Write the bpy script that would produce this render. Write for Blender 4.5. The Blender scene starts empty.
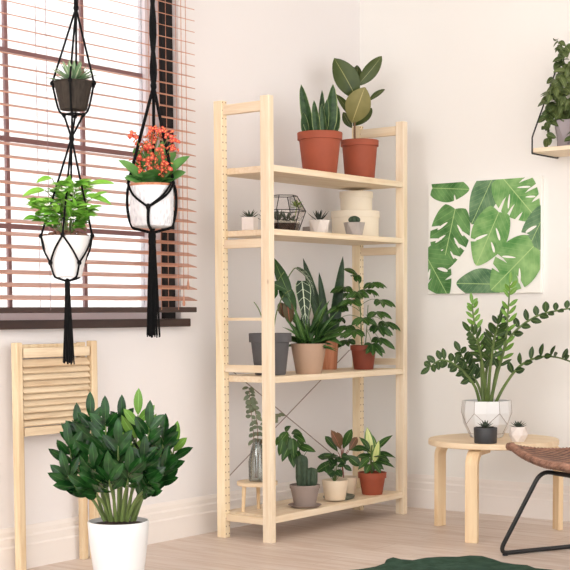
import bpy, math, random
from mathutils import Vector, Matrix, noise
random.seed(7)
C = bpy.context.scene.collection
V = Vector
# ------------------------------------------------------------------ camera
F = 1400.0                                   # focal length in pixels of the 570 px frame
A = math.radians(37.26)
FWD = V((math.cos(A), math.sin(A), 0)); RGT = V((math.sin(A), -math.cos(A), 0)); UP = V((0, 0, 1))
CAM = V((-5.635, -3.824, 0.925)); HY = 313.0
cd = bpy.data.cameras.new('camera'); cam = bpy.data.objects.new('camera', cd); C.objects.link(cam)
PIT, ROL = math.radians(4.0), math.radians(-0.33)
FC = F*math.cos(PIT); CY = HY+F*math.sin(PIT)
FP = FWD*math.cos(PIT)-UP*math.sin(PIT); U0 = UP*math.cos(PIT)+FWD*math.sin(PIT)
RR = RGT*math.cos(ROL)+U0*math.sin(ROL); UR = U0*math.cos(ROL)-RGT*math.sin(ROL)
cam.matrix_world = Matrix.Translation(CAM) @ Matrix(((RR.x, UR.x, -FP.x, 0), (RR.y, UR.y, -FP.y, 0), (RR.z, UR.z, -FP.z, 0), (0, 0, 0, 1)))
cd.sensor_width = 36; cd.lens = FC/570*36; cd.shift_y = (CY-285)/570; cd.clip_end = 100
bpy.context.scene.camera = cam
# ------------------------------------------------------------------ light
sc = bpy.context.scene
w = bpy.data.worlds.new('world'); sc.world = w; w.use_nodes = True
w.node_tree.nodes['Background'].inputs[0].default_value = (1.0, 0.997, 0.99, 1)
w.node_tree.nodes['Background'].inputs[1].default_value = 1.62
def area(name, loc, look, size, power, col=(1, 1, 1)):
    l = bpy.data.lights.new(name, 'AREA'); l.shape = 'RECTANGLE'; l.size, l.size_y = size; l.energy = power; l.color = col
    o = bpy.data.objects.new(name, l); C.objects.link(o); o.location = loc
    o.rotation_euler = (V(look)-V(loc)).to_track_quat('-Z', 'Y').to_euler(); return o
area('added_key_light', (-4.8, -1.7, 2.3), (-0.4, -0.6, 0.9), (2.4, 1.9), 34, (1, 0.985, 0.965))  # added key light hung inside the room, imitates unseen windows behind the camera
sc.view_settings.view_transform = 'Standard'; sc.view_settings.look = 'None'
sc.view_settings.exposure = 0.74; sc.view_settings.gamma = 1.0; sc.view_settings.use_curve_mapping = False
# ------------------------------------------------------------------ sight helpers: find where a thing of the photo stands
def ray(px, py):
    d = FP*FC+RR*(px-285)+UR*(CY-py); return d/d.dot(FWD)
def sdir(px, py=313):
    d = ray(px, py); return V((d.x, d.y, 0))
def at_y(px, y, py=313):
    d = sdir(px, py); t = (y-CAM.y)/d.y; p = CAM+d*t; return p.x, t
def at_x(px, x):
    d = sdir(px); t = (x-CAM.x)/d.x; p = CAM+d*t; return p.y, t
def at_z(px, py, z):
    d = ray(px, py); t = (z-CAM.z)/d.z; return CAM+d*t, t
def S(px, py, t): return CAM+ray(px, py)*t
def Z(py, t): return CAM.z+ray(285, py).z*t
# ------------------------------------------------------------------ materials
def lin(c):
    r = []
    for x in c:
        x /= 255.0; r.append(x/12.92 if x <= .04045 else ((x+.055)/1.055)**2.4)
    return tuple(r)+(1,)
class N:
    def __init__(s, name):
        s.m = bpy.data.materials.new(name); s.m.use_nodes = True; s.t = s.m.node_tree; s.b = s.t.nodes['Principled BSDF']
    def n(s, typ, **k):
        n = s.t.nodes.new(typ)
        for a, v in k.items(): setattr(n, a, v)
        return n
    def l(s, a, b): s.t.links.new(a, b)
    def coord(s, scale=(1, 1, 1), kind='Object'):
        tc = s.n('ShaderNodeTexCoord'); mp = s.n('ShaderNodeMapping'); mp.inputs['Scale'].default_value = scale
        s.l(tc.outputs[kind], mp.inputs[0]); return mp.outputs[0]
    def noise(s, vec, sc, det=3, rough=.5, dist=0):
        n = s.n('ShaderNodeTexNoise'); n.inputs['Scale'].default_value = sc; n.inputs['Detail'].default_value = det
        n.inputs['Roughness'].default_value = rough; n.inputs['Distortion'].default_value = dist; s.l(vec, n.inputs['Vector']); return n.outputs['Fac']
    def ramp(s, fac, stops, interp='LINEAR'):
        r = s.n('ShaderNodeValToRGB'); r.color_ramp.interpolation = interp
        e = r.color_ramp.elements
        while len(e) > len(stops): e.remove(e[-1])
        while len(e) < len(stops): e.new(.5)
        for i, (p, c) in enumerate(stops): e[i].position = p; e[i].color = c
        s.l(fac, r.inputs[0]); return r.outputs[0]
    def mix(s, fac, a, b, mode='MIX'):
        m = s.n('ShaderNodeMix', data_type='RGBA', blend_type=mode)
        for i, x in ((0, fac), (6, a), (7, b)):
            if isinstance(x, (int, float, tuple)): m.inputs[i].default_value = x
            else: s.l(x, m.inputs[i])
        return m.outputs[2]
    def math(s, op, a, b=0.0, c=0.0):
        m = s.n('ShaderNodeMath', operation=op)
        for i, x in enumerate((a, b, c)):
            if isinstance(x, (int, float)): m.inputs[i].default_value = x
            else: s.l(x, m.inputs[i])
        return m.outputs[0]
    def col(s, x):
        if isinstance(x, tuple): s.b.inputs['Base Color'].default_value = x
        else: s.l(x, s.b.inputs['Base Color'])
    def set(s, rough=.5, spec=.5, metal=0, **k):
        s.b.inputs['Roughness'].default_value = rough; s.b.inputs['Specular IOR Level'].default_value = spec; s.b.inputs['Metallic'].default_value = metal
    def bump(s, h, strength=.3, dist=.01):
        b = s.n('ShaderNodeBump'); b.inputs['Strength'].default_value = strength; b.inputs['Distance'].default_value = dist
        s.l(h, b.inputs['Height']); s.l(b.outputs[0], s.b.inputs['Normal'])
    def uv(s):
        tc = s.n('ShaderNodeTexCoord'); sp = s.n('ShaderNodeSeparateXYZ'); s.l(tc.outputs['UV'], sp.inputs[0]); return sp.outputs[0], sp.outputs[1]
def plain(name, c, rough=.5, var=.06, scale=8, bump=0, metal=0, spec=.5, bscale=60):
    s = N(name); co = s.coord(); f = s.noise(co, scale)
    a = lin(c); lo = tuple(x*(1-var*1.6) for x in a[:3])+(1,); hi = tuple(min(1, x*(1+var)) for x in a[:3])+(1,)
    s.col(s.ramp(f, [(.3, lo), (.7, hi)])); s.set(rough, spec, metal)
    if bump: s.bump(s.noise(co, bscale, 4), bump, .004)
    return s.m
def wood(name, c1, c2, axis='X', scale=1.0, rough=.5, knots=False):
    s = N(name); k = {'X': (.6, 9, 9), 'Y': (9, .6, 9), 'Z': (9, 9, .6)}[axis]
    co = s.coord(tuple(x*scale for x in k)); f = s.noise(co, 5, 5, .6, .6)
    colr = s.ramp(f, [(.28, lin(c2)), (.62, lin(c1))])
    if knots:
        kc = s.coord({'X': (1, 2.2, 2.2), 'Y': (2.2, 1, 2.2), 'Z': (2.2, 2.2, 1)}[axis])
        v = s.n('ShaderNodeTexVoronoi'); v.inputs['Scale'].default_value = 4.2; s.l(kc, v.inputs['Vector'])
        kf = s.ramp(v.outputs['Distance'], [(.035, (1, 1, 1, 1)), (.075, (0, 0, 0, 1))])
        colr = s.mix(kf, colr, lin((158, 100, 60)))
    s.col(colr); s.set(rough, .35); s.bump(f, .12, .002); return s.m
def leafmat(name, dark, light, rib=None, rough=.38, ribw=.05, var=7, veins=0, vcol=None, back=None, edge=None, edgew=.8):
    """leaf colours: midrib, side veins and margin follow the leaf's own UV"""
    s = N(name); co = s.coord(); f = s.noise(co, var, 3)
    c = s.ramp(f, [(.3, lin(dark)), (.7, lin(light))])
    u, v = s.uv(); d = s.math('ABSOLUTE', s.math('MULTIPLY_ADD', u, 2, -1))
    if veins:
        q = s.math('FRACT', s.math('MULTIPLY', s.math('SUBTRACT', v, s.math('MULTIPLY', d, .12)), veins))
        vm = s.math('LESS_THAN', q, .07 if vcol else .09)
        c = s.mix(s.math('MULTIPLY', vm, .9 if vcol else .35), c, lin(vcol or light))
    if rib: c = s.mix(s.math('LESS_THAN', d, ribw), c, lin(rib))
    if edge: c = s.mix(s.math('GREATER_THAN', d, edgew), c, lin(edge))
    if back:
        g = s.n('ShaderNodeNewGeometry'); c = s.mix(g.outputs['Backfacing'], c, lin(back))
    s.col(c); s.set(rough, .3)
    return s.m
MT = {}
MT['wall_l'] = plain('paint_left', (237, 232, 231), .85, .01, 1.2, .05, bscale=120)
MT['wall_r'] = plain('paint_right', (241, 238, 234), .85, .01, 1.2, .05, bscale=120)
MT['ceil'] = plain('paint_ceiling', (246, 243, 238), .9, .01, 1)
MT['base'] = plain('paint_baseboard', (240, 232, 226), .5, .01, 2)
MT['pine'] = wood('pine_along_x', (240, 222, 196), (224, 198, 162), 'X')
MT['pine_y'] = wood('pine_along_y', (240, 222, 196), (224, 198, 162), 'Y')
MT['pine_z'] = wood('pine_upright', (242, 226, 202), (228, 204, 170), 'Z', knots=True)
MT['birch'] = wood('birch_top', (234, 212, 182), (222, 194, 158), 'Y', .7)
MT['birch_z'] = wood('birch_leg', (238, 212, 174), (218, 182, 138), 'Z', .8)
MT['screenw'] = wood('screen_wood', (230, 208, 174), (206, 174, 134), 'Z')
MT['screenx'] = wood('screen_louver_wood', (234, 214, 184), (206, 178, 144), 'X')
MT['slat'] = wood('slat_wood', (206, 152, 126), (168, 114, 90), 'X', 1, .4)
MT['brown'] = plain('dark_brown_lacquer', (58, 38, 34), .4, .1, 6)
MT['mauve'] = plain('mullion_paint', (146, 116, 116), .6, .05, 6)
MT['black'] = plain('black_metal', (24, 24, 25), .45, .05, 9)
MT['reveal'] = plain('reveal_painted_shade', (22, 19, 20), .8, .1, 5)  # shadow on the reveal is put into this near-black colour
MT['white_fr'] = plain('white_window_frame', (225, 218, 222), .5, .02, 5)
MT['cord'] = plain('black_cotton_cord', (20, 20, 21), .95, .2, 160, .6, bscale=300, spec=.15)
MT['terra'] = plain('terracotta_plastic', (158, 76, 50), .65, .07, 12)
MT['terra2'] = plain('brown_terracotta', (132, 60, 40), .65, .07, 12)
MT['soil'] = plain('potting_soil', (56, 40, 32), .95, .3, 70, .8, bscale=90)
MT['dgrey'] = plain('dark_grey_clay', (92, 90, 92), .7, .06, 9)
MT['beige'] = plain('beige_clay', (176, 144, 120), .65, .05, 9)
MT['cream'] = plain('cream_clay', (228, 208, 182), .55, .05, 9)
MT['taupe'] = plain('taupe_clay', (152, 136, 128), .75, .05, 9, .1)
MT['white'] = plain('white_glaze', (226, 226, 226), .3, .01, 4)
MT['box'] = plain('cream_card', (240, 228, 208), .75, .02, 6)
MT['conc'] = plain('concrete', (176, 166, 160), .85, .08, 14, .3)
MT['concw'] = plain('white_plaster', (232, 222, 216), .8, .04, 14, .2)
MT['lilac'] = plain('lilac_grey_concrete', (164, 154, 158), .8, .05, 9, .15)
MT['charcoal'] = plain('charcoal_glaze', (52, 52, 54), .5, .08, 9)
MT['stem'] = plain('green_stem', (98, 118, 62), .5, .15, 14)
MT['stemb'] = plain('brown_stem', (124, 92, 64), .7, .15, 14)
MT['stemr'] = plain('reddish_stem', (140, 78, 66), .5, .15, 14)
MT['peb'] = plain('white_pebbles', (232, 224, 210), .7, .1, 40)
MT['bark'] = plain('bark_chips', (118, 82, 66), .9, .3, 60)
MT['coral'] = plain('coral_petals', (218, 82, 70), .6, .15, 30)
MT['petalc'] = plain('yellow_orange_flower_centres', (246, 178, 108), .6, .1, 30)
MT['blos'] = plain('white_petals', (250, 248, 240), .6, .02, 30)
MT['dwood'] = wood('dark_stained_wood', (56, 48, 40), (26, 22, 19), 'Z', 2, .8)
MT['vasew'] = wood('reddish_wood', (198, 134, 100), (170, 104, 74), 'Z', 1.4, .6)
MT['greentray'] = plain('green_grey_ceramic', (96, 108, 96), .35, .15, 12)
def glassmat(name, tint=(1, 1, 1, 1), k=.1):
    s = N(name); s.t.nodes.remove(s.b); out = [n for n in s.t.nodes if n.type == 'OUTPUT_MATERIAL'][0]
    a = s.n('ShaderNodeBsdfTransparent'); a.inputs[0].default_value = tint
    g = s.n('ShaderNodeBsdfGlossy'); g.inputs['Roughness'].default_value = .03
    fr = s.n('ShaderNodeFresnel'); m = s.n('ShaderNodeMixShader')
    s.l(s.math('MULTIPLY_ADD', fr.outputs[0], .6, k*.2), m.inputs[0]); s.l(a.outputs[0], m.inputs[1]); s.l(g.outputs[0], m.inputs[2]); s.l(m.outputs[0], out.inputs[0])
    return s.m
MT['glass'] = glassmat('clear_glass'); MT['vglass'] = glassmat('grey_vase_glass', (.82, .84, .82, 1), .3)
MT['zz'] = leafmat('zz_leaf', (10, 36, 16), (36, 80, 32), (62, 104, 50), .14, .035, 22)
MT['zzy'] = leafmat('zz_young_leaf', (84, 128, 46), (122, 162, 68), (140, 186, 96), .3)
MT['zz2'] = leafmat('zz_matte_leaf', (34, 56, 26), (62, 88, 42), (112, 132, 76), .42, .05, 9)
MT['snake'] = leafmat('snake_leaf', (34, 60, 34), (66, 94, 56), None, .4, var=45, veins=16, edge=(140, 156, 100), edgew=.86)
MT['snaked'] = leafmat('dark_snake_leaf', (30, 50, 32), (50, 74, 46), None, .4, var=45, veins=14, edge=(70, 96, 62), edgew=.86)
MT['rubber'] = leafmat('rubber_leaf', (52, 66, 30), (78, 90, 44), (140, 142, 88), .28, .035, 10, veins=0, back=(120, 118, 66))
MT['rubberb'] = leafmat('rubber_leaf_underside', (116, 112, 62), (140, 132, 80), (176, 164, 110), .45, .04, 10)
MT['aloc'] = leafmat('alocasia_leaf', (28, 44, 32), (44, 66, 46), (206, 216, 190), .35, .07, 10, veins=6, vcol=(196, 208, 180), edge=(170, 186, 150), edgew=.93)
MT['green'] = leafmat('mid_green_leaf', (32, 62, 26), (66, 102, 42), (120, 150, 80), .4)
MT['dgreen'] = leafmat('deep_green_leaf', (24, 50, 26), (48, 80, 36), (96, 128, 66), .38)
MT['bright'] = leafmat('bright_green_leaf', (96, 158, 50), (150, 208, 84), (170, 214, 110), .4)
MT['kal'] = leafmat('fleshy_green_leaf', (66, 120, 56), (128, 176, 100), None, .4)
MT['red'] = leafmat('red_green_leaf', (96, 58, 44), (66, 82, 46), (176, 88, 72), .4)
MT['pinkrib'] = leafmat('bronze_leaf', (104, 84, 60), (140, 98, 76), (196, 120, 104), .4)
MT['dieff'] = leafmat('dieffenbachia_leaf', (206, 214, 140), (224, 226, 164), (180, 200, 110), .4, edge=(84, 122, 58), edgew=.66)
MT['euc'] = leafmat('grey_green_leaf', (96, 106, 84), (124, 132, 106), None, .6)
MT['vine'] = leafmat('vine_leaf', (60, 78, 40), (100, 112, 64), (140, 150, 100), .45)
MT['succ'] = leafmat('pale_succulent_leaf', (88, 124, 86), (150, 178, 138), (190, 206, 170), .5, .2)
MT['succd'] = leafmat('dark_succulent_leaf', (54, 66, 54), (96, 106, 90), None, .5)
MT['succb'] = leafmat('fresh_succulent_leaf', (110, 140, 60), (160, 182, 92), None, .5)
MT['aloe'] = leafmat('dark_aloe_leaf', (44, 50, 46), (66, 72, 64), None, .5)
MT['cactus'] = plain('cactus_skin', (58, 76, 56), .7, .2, 60, .3)
# ------------------------------------------------------------------ mesh helper
LOC = {}
def basis(d, hint=UP):
    d = d.normalized(); s = d.cross(hint)
    if s.length < 1e-4: s = d.cross(V((1, 0, 0)))
    s.normalize(); return d, s, s.cross(d).normalized()
class M:
    def __init__(s): s.v = []; s.f = []; s.u = []
    def add(s, vs, fs, us=None):
        o = len(s.v); s.v += [V(a) for a in vs]; s.f += [tuple(o+i for i in f) for f in fs]
        s.u += us if us else [(0.5, 0.5)]*len(vs); return s
    def box(s, a, b):
        (x0, y0, z0), (x1, y1, z1) = a, b
        return s.add([(x0, y0, z0), (x1, y0, z0), (x1, y1, z0), (x0, y1, z0), (x0, y0, z1), (x1, y0, z1), (x1, y1, z1), (x0, y1, z1)],
            [(3, 2, 1, 0), (4, 5, 6, 7), (0, 1, 5, 4), (1, 2, 6, 5), (2, 3, 7, 6), (3, 0, 4, 7)])
    def obox(s, c, ax, ay, az):
        c = V(c); vs = [c+ax*i+ay*j+az*k for k in (-1, 1) for i, j in ((-1, -1), (1, -1), (1, 1), (-1, 1))]
        return s.add(vs, [(3, 2, 1, 0), (4, 5, 6, 7), (0, 1, 5, 4), (1, 2, 6, 5), (2, 3, 7, 6), (3, 0, 4, 7)])
    def lathe(s, c, prof, seg=32, cap0=True, cap1=True, ph=0, sq=None):
        c = V(c); n = len(prof); vs = []; fs = []; us = []
        for k, (r, z) in enumerate(prof):
            for i in range(seg):
                a = ph+2*math.pi*i/seg; vs.append(c+V((r*math.cos(a), r*math.sin(a), z))); us.append((i/seg, k/max(1, n-1)))
        for k in range(n-1):
            for i in range(seg):
                j = (i+1) % seg; fs.append((k*seg+i, k*seg+j, (k+1)*seg+j, (k+1)*seg+i))
        if cap0: fs.append(tuple(range(seg-1, -1, -1)))
        if cap1: fs.append(tuple((n-1)*seg+i for i in range(seg)))
        return s.add(vs, fs, us)
    def tube(s, pts, r, seg=6, closed=False):
        pts = [V(p) for p in pts]; n = len(pts); rs = r if isinstance(r, (list, tuple)) else [r]*n
        vs = []; fs = []; prev = None
        for i, p in enumerate(pts):
            if closed: d = pts[(i+1) % n]-pts[i-1]
            else: d = pts[min(i+1, n-1)]-pts[max(i-1, 0)]
            if d.length < 1e-9: d = V((0, 0, 1))
            d.normalize()
            if prev is None: _, sd, _ = basis(d)
            else:
                sd = prev-d*prev.dot(d)
                if sd.length < 1e-5: _, sd, _ = basis(d)
                sd.normalize()
            prev = sd; u = d.cross(sd)
            for k in range(seg):
                a = 2*math.pi*k/seg; vs.append(p+(sd*math.cos(a)+u*math.sin(a))*rs[i])
        m = n if closed else n-1
        for i in range(m):
            j = (i+1) % n
            for k in range(seg):
                l = (k+1) % seg; fs.append((i*seg+k, i*seg+l, j*seg+l, j*seg+k))
        if not closed: fs += [tuple(range(seg-1, -1, -1)), tuple((n-1)*seg+k for k in range(seg))]
        return s.add(vs, fs)
    def strip(s, path, b, w, th):
        """flat bar of width w (along b) and thickness th swept along a path"""
        b = V(b).normalized(); vs = []; fs = []; n = len(path)
        for i, p in enumerate(path):
            d = (V(path[min(i+1, n-1)])-V(path[max(i-1, 0)])).normalized(); q = d.cross(b).normalized()
            for x, y in ((-1, -1), (1, -1), (1, 1), (-1, 1)): vs.append(V(p)+b*(x*w/2)+q*(y*th/2))
        for i in range(n-1):
            for k in range(4):
                l = (k+1) % 4; fs.append((i*4+k, i*4+l, i*4+4+l, i*4+4+k))
        fs += [(3, 2, 1, 0), tuple((n-1)*4+k for k in range(4))]
        return s.add(vs, fs)
    def ball(s, c, r, seg=8, rings=5, sc=(1, 1, 1), rough=0):
        c = V(c); vs = [c-V((0, 0, r*sc[2]))]; fs = []
        for k in range(1, rings):
            ph = math.pi*k/rings
            for i in range(seg):
                a = 2*math.pi*i/seg; q = r*(1+rough*random.uniform(-1, 1))
                vs.append(c+V((q*math.sin(ph)*math.cos(a)*sc[0], q*math.sin(ph)*math.sin(a)*sc[1], -q*math.cos(ph)*sc[2])))
        vs.append(c+V((0, 0, r*sc[2]))); top = len(vs)-1
        for i in range(seg):
            j = (i+1) % seg; fs.append((0, 1+j, 1+i)); b = 1+(rings-2)*seg; fs.append((b+i, b+j, top))
            for k in range(rings-2): o = 1+k*seg; fs.append((o+i, o+j, o+seg+j, o+seg+i))
        return s.add(vs, fs)
    def leaf(s, p0, p1, w, n=None, bend=.12, prof='ell', fold=.25, seg=8, side=0, wave=0, curl=0):
        p0, p1 = V(p0), V(p1); L = (p1-p0).length
        if n is None: n = (-FWD+UP*.35)
        n = V(n); d = (p1-p0).normalized(); n = n-d*n.dot(d)
        if n.length < 1e-3: n = basis(d)[2]
        n.normalize(); sd0 = d.cross(n).normalized()
        c = (p0+p1)/2+n*bend*L+sd0*side*L
        vs = []; us = []; fs = []
        for i in range(seg+1):
            t = i/seg; p = p0*(1-t)**2+c*2*t*(1-t)+p1*t*t; T = ((c-p0)*(1-t)+(p1-c)*t).normalized()
            sd = T.cross(n).normalized(); nn = sd.cross(T).normalized()
            h = PROF[prof](t)*w/2
            for k in (-1, -.5, 0, .5, 1):
                x = k*h; wv = wave*w*math.sin(t*19+k*2)*abs(k) if wave else 0
                vs.append(p+sd*(x*math.cos(fold*abs(k)))+nn*(abs(x)*math.sin(fold)+wv-curl*L*k*k*.1)); us.append(((k+1)/2, t))
        for i in range(seg):
            for k in range(4): a = i*5+k; fs.append((a, a+1, a+6, a+5))
        return s.add(vs, fs, us)
    def build(s, name, mat, root=None, label=None, bevel=0, parent=None, flat=False, ang=40, kind=None):
        off = LOC.get(root.name, V((0, 0, 0))) if root else V((0, 0, 0))
        me = bpy.data.meshes.new(name); me.from_pydata([tuple(v-off) for v in s.v], [], s.f); me.update()
        uvl = me.uv_layers.new(name='UVMap'); idx = [0]*len(me.loops); me.loops.foreach_get('vertex_index', idx)
        fl = []
        for i in idx: fl += s.u[i]
        uvl.data.foreach_set('uv', fl)
        if not flat:
            me.shade_smooth(); me.set_sharp_from_angle(angle=math.radians(ang))
        me.materials.append(mat if not isinstance(mat, str) else MT[mat])
        o = bpy.data.objects.new(name, me); C.objects.link(o)
        if parent: o.parent = parent
        elif root: o.parent = root
        if label: o['label'] = label
        if kind: o['kind'] = kind
        if bevel:
            b = o.modifiers.new('edge', 'BEVEL'); b.width = bevel; b.segments = 2; b.limit_method = 'ANGLE'
        return o
def w_ell(t): return math.sin(math.pi*min(1, max(0, t)))**.75
PROF = {
 'ell': w_ell,
 'obov': lambda t: math.sin(math.pi*t**1.35)**.7 if 0 < t < 1 else 0,
 'ovate': lambda t: math.sin(math.pi*t**.72)**.8 if 0 < t < 1 else 0,
 'lance': lambda t: (math.sin(math.pi*t**.8)**1.1 if 0 < t < 1 else 0),
 'strap': lambda t: min(1, .55+t*1.4)*max(0, 1-t**3.2)**.8,
 'arrow': lambda t: (1-t)**.8*(.75+.5*math.sin(min(1, t*3)*1.57)) if t > .02 else .6,
 'fat': lambda t: (min(1, .6+t))*max(0, 1-t**2.5)**.7}
def T(name, label, cat, loc, group=None):
    o = bpy.data.objects.new(name, None); C.objects.link(o); o.location = loc; o.empty_display_size = .05
    o['label'] = label; o['category'] = cat
    if group: o['group'] = group
    LOC[o.name] = V(loc); return o
def TM(o, label, cat, group=None):
    o['label'] = label; o['category'] = cat
    if group: o['group'] = group
    return o
def K(o): o['kind'] = 'structure'; return o
def bez(p0, p1, p2, n=8):
    p0, p1, p2 = V(p0), V(p1), V(p2)
    return [p0*(1-t)**2+p1*2*t*(1-t)+p2*t*t for t in [i/n for i in range(n+1)]]
def catmull(P, n=6):
    P = [V(p) for p in P]; out = []
    for i in range(len(P)-1):
        a = P[max(i-1, 0)]; b = P[i]; c = P[i+1]; d = P[min(i+2, len(P)-1)]
        for k in range(n):
            t = k/n; out.append(.5*((2*b)+(c-a)*t+(2*a-5*b+4*c-d)*t*t+(3*b-a-3*c+d)*t**3))
    return out+[P[-1]]
rnd = random.uniform
def jit(k): return V((rnd(-k, k), rnd(-k, k), rnd(-k, k)))
# ================================================================== the room
s = N('laminate_floor'); co = s.coord()
br = s.n('ShaderNodeTexBrick'); br.inputs['Scale'].default_value = 1; br.inputs['Mortar Size'].default_value = .0012
br.inputs['Brick Width'].default_value = 1.3; br.inputs['Row Height'].default_value = .19; br.offset = .37
br.inputs['Color1'].default_value = lin((228, 214, 204)); br.inputs['Color2'].default_value = lin((217, 201, 190)); br.inputs['Mortar'].default_value = lin((176, 152, 134))
mp = s.n('ShaderNodeMapping'); mp.inputs['Rotation'].default_value = (0, 0, math.pi/2); tc = s.n('ShaderNodeTexCoord'); s.l(tc.outputs['Object'], mp.inputs[0]); s.l(mp.outputs[0], br.inputs['Vector'])
gr = s.noise(s.coord((9, .8, 1)), 3, 6, .65, .8)
c = s.mix(s.ramp(gr, [(.40, (.6, .6, .6, 1)), (.58, (0, 0, 0, 1))]), br.outputs['Color'], lin((196, 170, 150)))
s.col(c); s.set(.42, .4); MT['floor'] = s.m
K(M().box((-7, -6, -.06), (0, 0, 0)).build('floor', 'floor'))
K(M().box((-7, -6, 2.7), (.1, .1, 2.78)).build('ceiling', 'ceil'))
WX1 = at_y(181, 0)[0]; WX0 = WX1-1.9; WZ0, WZ1 = .905, 2.46          # window opening
m = M(); m.box((-7, 0, 0), (WX0, .1, 2.7)); m.box((WX1, 0, 0), (.1, .1, 2.7)); m.box((WX0, 0, 0), (WX1, .1, WZ0)); m.box((WX0, 0, WZ1), (WX1, .1, 2.7))
K(m.build('wall_left', 'wall_l'))
K(M().box((0, -6, 0), (.1, 0, 2.7)).build('wall_right', 'wall_r'))
prof = [(.0, 0), (.020, 0), (.020, .085), (.016, .092), (.016, .118), (.011, .126), (.011, .142), (.005, .157), (0, .157)]
m = M(); vs = [V((x, -d, z)) for x in (-7, 0) for d, z in prof]; n = len(prof)
K(m.add(vs, [(i, i+1, n+i+1, n+i) for i in range(n-1)]+[tuple(range(n-1, -1, -1))]).build('baseboard_left', 'base', ang=20))
m = M(); vs = [V((-d, y, z)) for y in (-6, 0) for d, z in prof]
K(m.add(vs, [(i+1, i, n+i, n+i+1) for i in range(n-1)]+[tuple(range(n))]).build('baseboard_right', 'base', ang=20))
# window in the left wall: reveal with its shade painted black, pale frame, brownish mullions, panes
wr = bpy.data.objects.new('window_1', None); C.objects.link(wr); wr.location = (WX1, 0, WZ0); LOC['window_1'] = V(wr.location); K(wr)
m = M(); rx = at_y(161.5, .05)[0]
m.box((rx, .03, WZ0), (WX1, .095, WZ1)).build('window_reveal', 'reveal', wr, 'window reveal with its shade painted black')
fx = at_y(145, .07)[0]
m = M(); m.box((fx, .05, WZ0), (rx, .09, WZ1)); m.box((WX0, .05, WZ0), (WX0+.08, .09, WZ1)); m.box((WX0, .05, WZ0), (fx, .09, WZ0+.035)); m.box((WX0, .05, WZ1-.07), (fx, .09, WZ1))
m.build('window_frame', 'white_fr', wr)
for px in (10.5, 86):
    x = at_y(px, .07)[0]; M().box((x-.008, .066, WZ0+.035), (x+.008, .078, WZ1-.07)).build('mullion', 'mauve', wr)
x = at_y(10.5, .07)[0]-.37*1.0; M().box((x-.011, .055, WZ0+.035), (x+.011, .085, WZ1-.07)).build('mullion', 'mauve', wr)
t0 = at_y(78, .07)[1]
for py in (62, 146, 229):
    z = Z(py, t0); M().box((WX0+.08,   .067, z-.009), (fx, .077, z+.009)).build('mullion', 'mauve', wr)
M().box((WX0+.08, .068, WZ0+.03), (fx, .072, WZ1-.07)).build('window_pane', 'glass', wr)
# sill
m = M(); m.box((WX0-.1, -.045, .872), (at_y(191, -.045)[0], .03, .905)); o = m.build('trim_1', 'brown', bevel=.004); K(o)
# ================================================================== venetian blind
YB = -.085
bx1 = at_y(193, YB)[0]; bx0 = WX0-.1
bl = T('venetian_blind', 'brown wooden venetian blind with tilted slats across the bright window', 'blind', (bx1-.9, YB, .93))
m = M(); z = .985; tilt = math.radians(17); hw = .025
top = 2.5
while z < top:
    ax = V(((bx1-bx0)/2, 0, 0)); c = V(((bx0+bx1)/2, YB, z)); ay = V((0, math.cos(tilt), math.sin(tilt)))*hw
    m.obox(c, ax, ay, V((0, -math.sin(tilt), math.cos(tilt)))*.0014); z += .0445
m.build('slats', 'slat', bl)
M().box((bx0, YB-.022, .93), (bx1, YB+.022, .951)).build('bottom_rail', 'brown', bl, bevel=.003, label='dark brown bottom rail')
M().box((bx0, YB-.03, 2.5), (bx1, YB+.03, 2.56)).build('headrail', 'brown', bl, bevel=.003)
for px in (-30, 51, 162, 179):
    x, t = at_y(px, YB-.028)
    m = M()
    for dy in (-.0265, .0265): m.tube([(x, YB+dy, .94), (x, YB+dy, 2.5)], .0012, 5)
    m.build('ladder_cord', 'mauve' if px < 100 else 'slat', bl)
for px, zz in ((184, .995), (188.5, 1.06)):
    x, t = at_y(px, YB-.036); mm = M().tube([(x, YB-.036, zz), (x, YB-.036, 2.5)], .0014, 5); o = mm.build('pull_cord', 'slat', bl)
    M().lathe((x, YB-.036, zz-.04), [(.004, 0), (.006, .01), (.003, .035), (.0015, .045)], 10).build('cord_tassel', 'slat', bl, parent=o)
# ================================================================== louvred wooden screen leaning by the left wall
def wall_pt(px, y, z): x, t = at_y(px, y); return V((x, y, z))
xs0 = at_y(12, -.07)[0]; xs1 = at_y(93, -.07)[0]
ztop = Z(341, at_y(20, -.07)[1])
sr = T('louvered_screen', 'narrow pale wooden frame with louvres near its top, standing under the window', 'screen', ((xs0+xs1)/2, -.07, 0))
for x in (xs0, xs1-.028): M().box((x, -.09, 0), (x+.028, -.06, ztop)).build('stile', 'screenw', sr, bevel=.003)
M().box((xs0+.036, -.087, ztop-.055), (xs1-.036, -.063, ztop-.02)).build('top_rail', 'screenx', sr, bevel=.002)
zb = Z(424, at_y(50, -.07)[1])
m = M(); z = ztop-.075
while z > zb:
    m.obox(V(((xs0+xs1)/2, -.075, z)), V(((xs1-xs0)/2-.034, 0, 0)), V((0, .010, .012)), V((0, -.002, .0017))); z -= .0235
m.build('louvres', 'screenx', sr)
for z0 in (zb-.03,): M().box((xs0+.036, -.087, z0), (xs1-.036, -.063, z0+.03)).build('cross_rail', 'screenx', sr, bevel=.002)
m = M()
for x in (xs0+.030, xs1-.058):
    m.box((x, -.058, 0), (x+.028, -.034, ztop-.005))
m.box((xs0+.058, -.056, ztop-.05), (xs1-.058, -.036, ztop-.008)); m.build('rear_frame', 'screenw', sr, bevel=.003)
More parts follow.
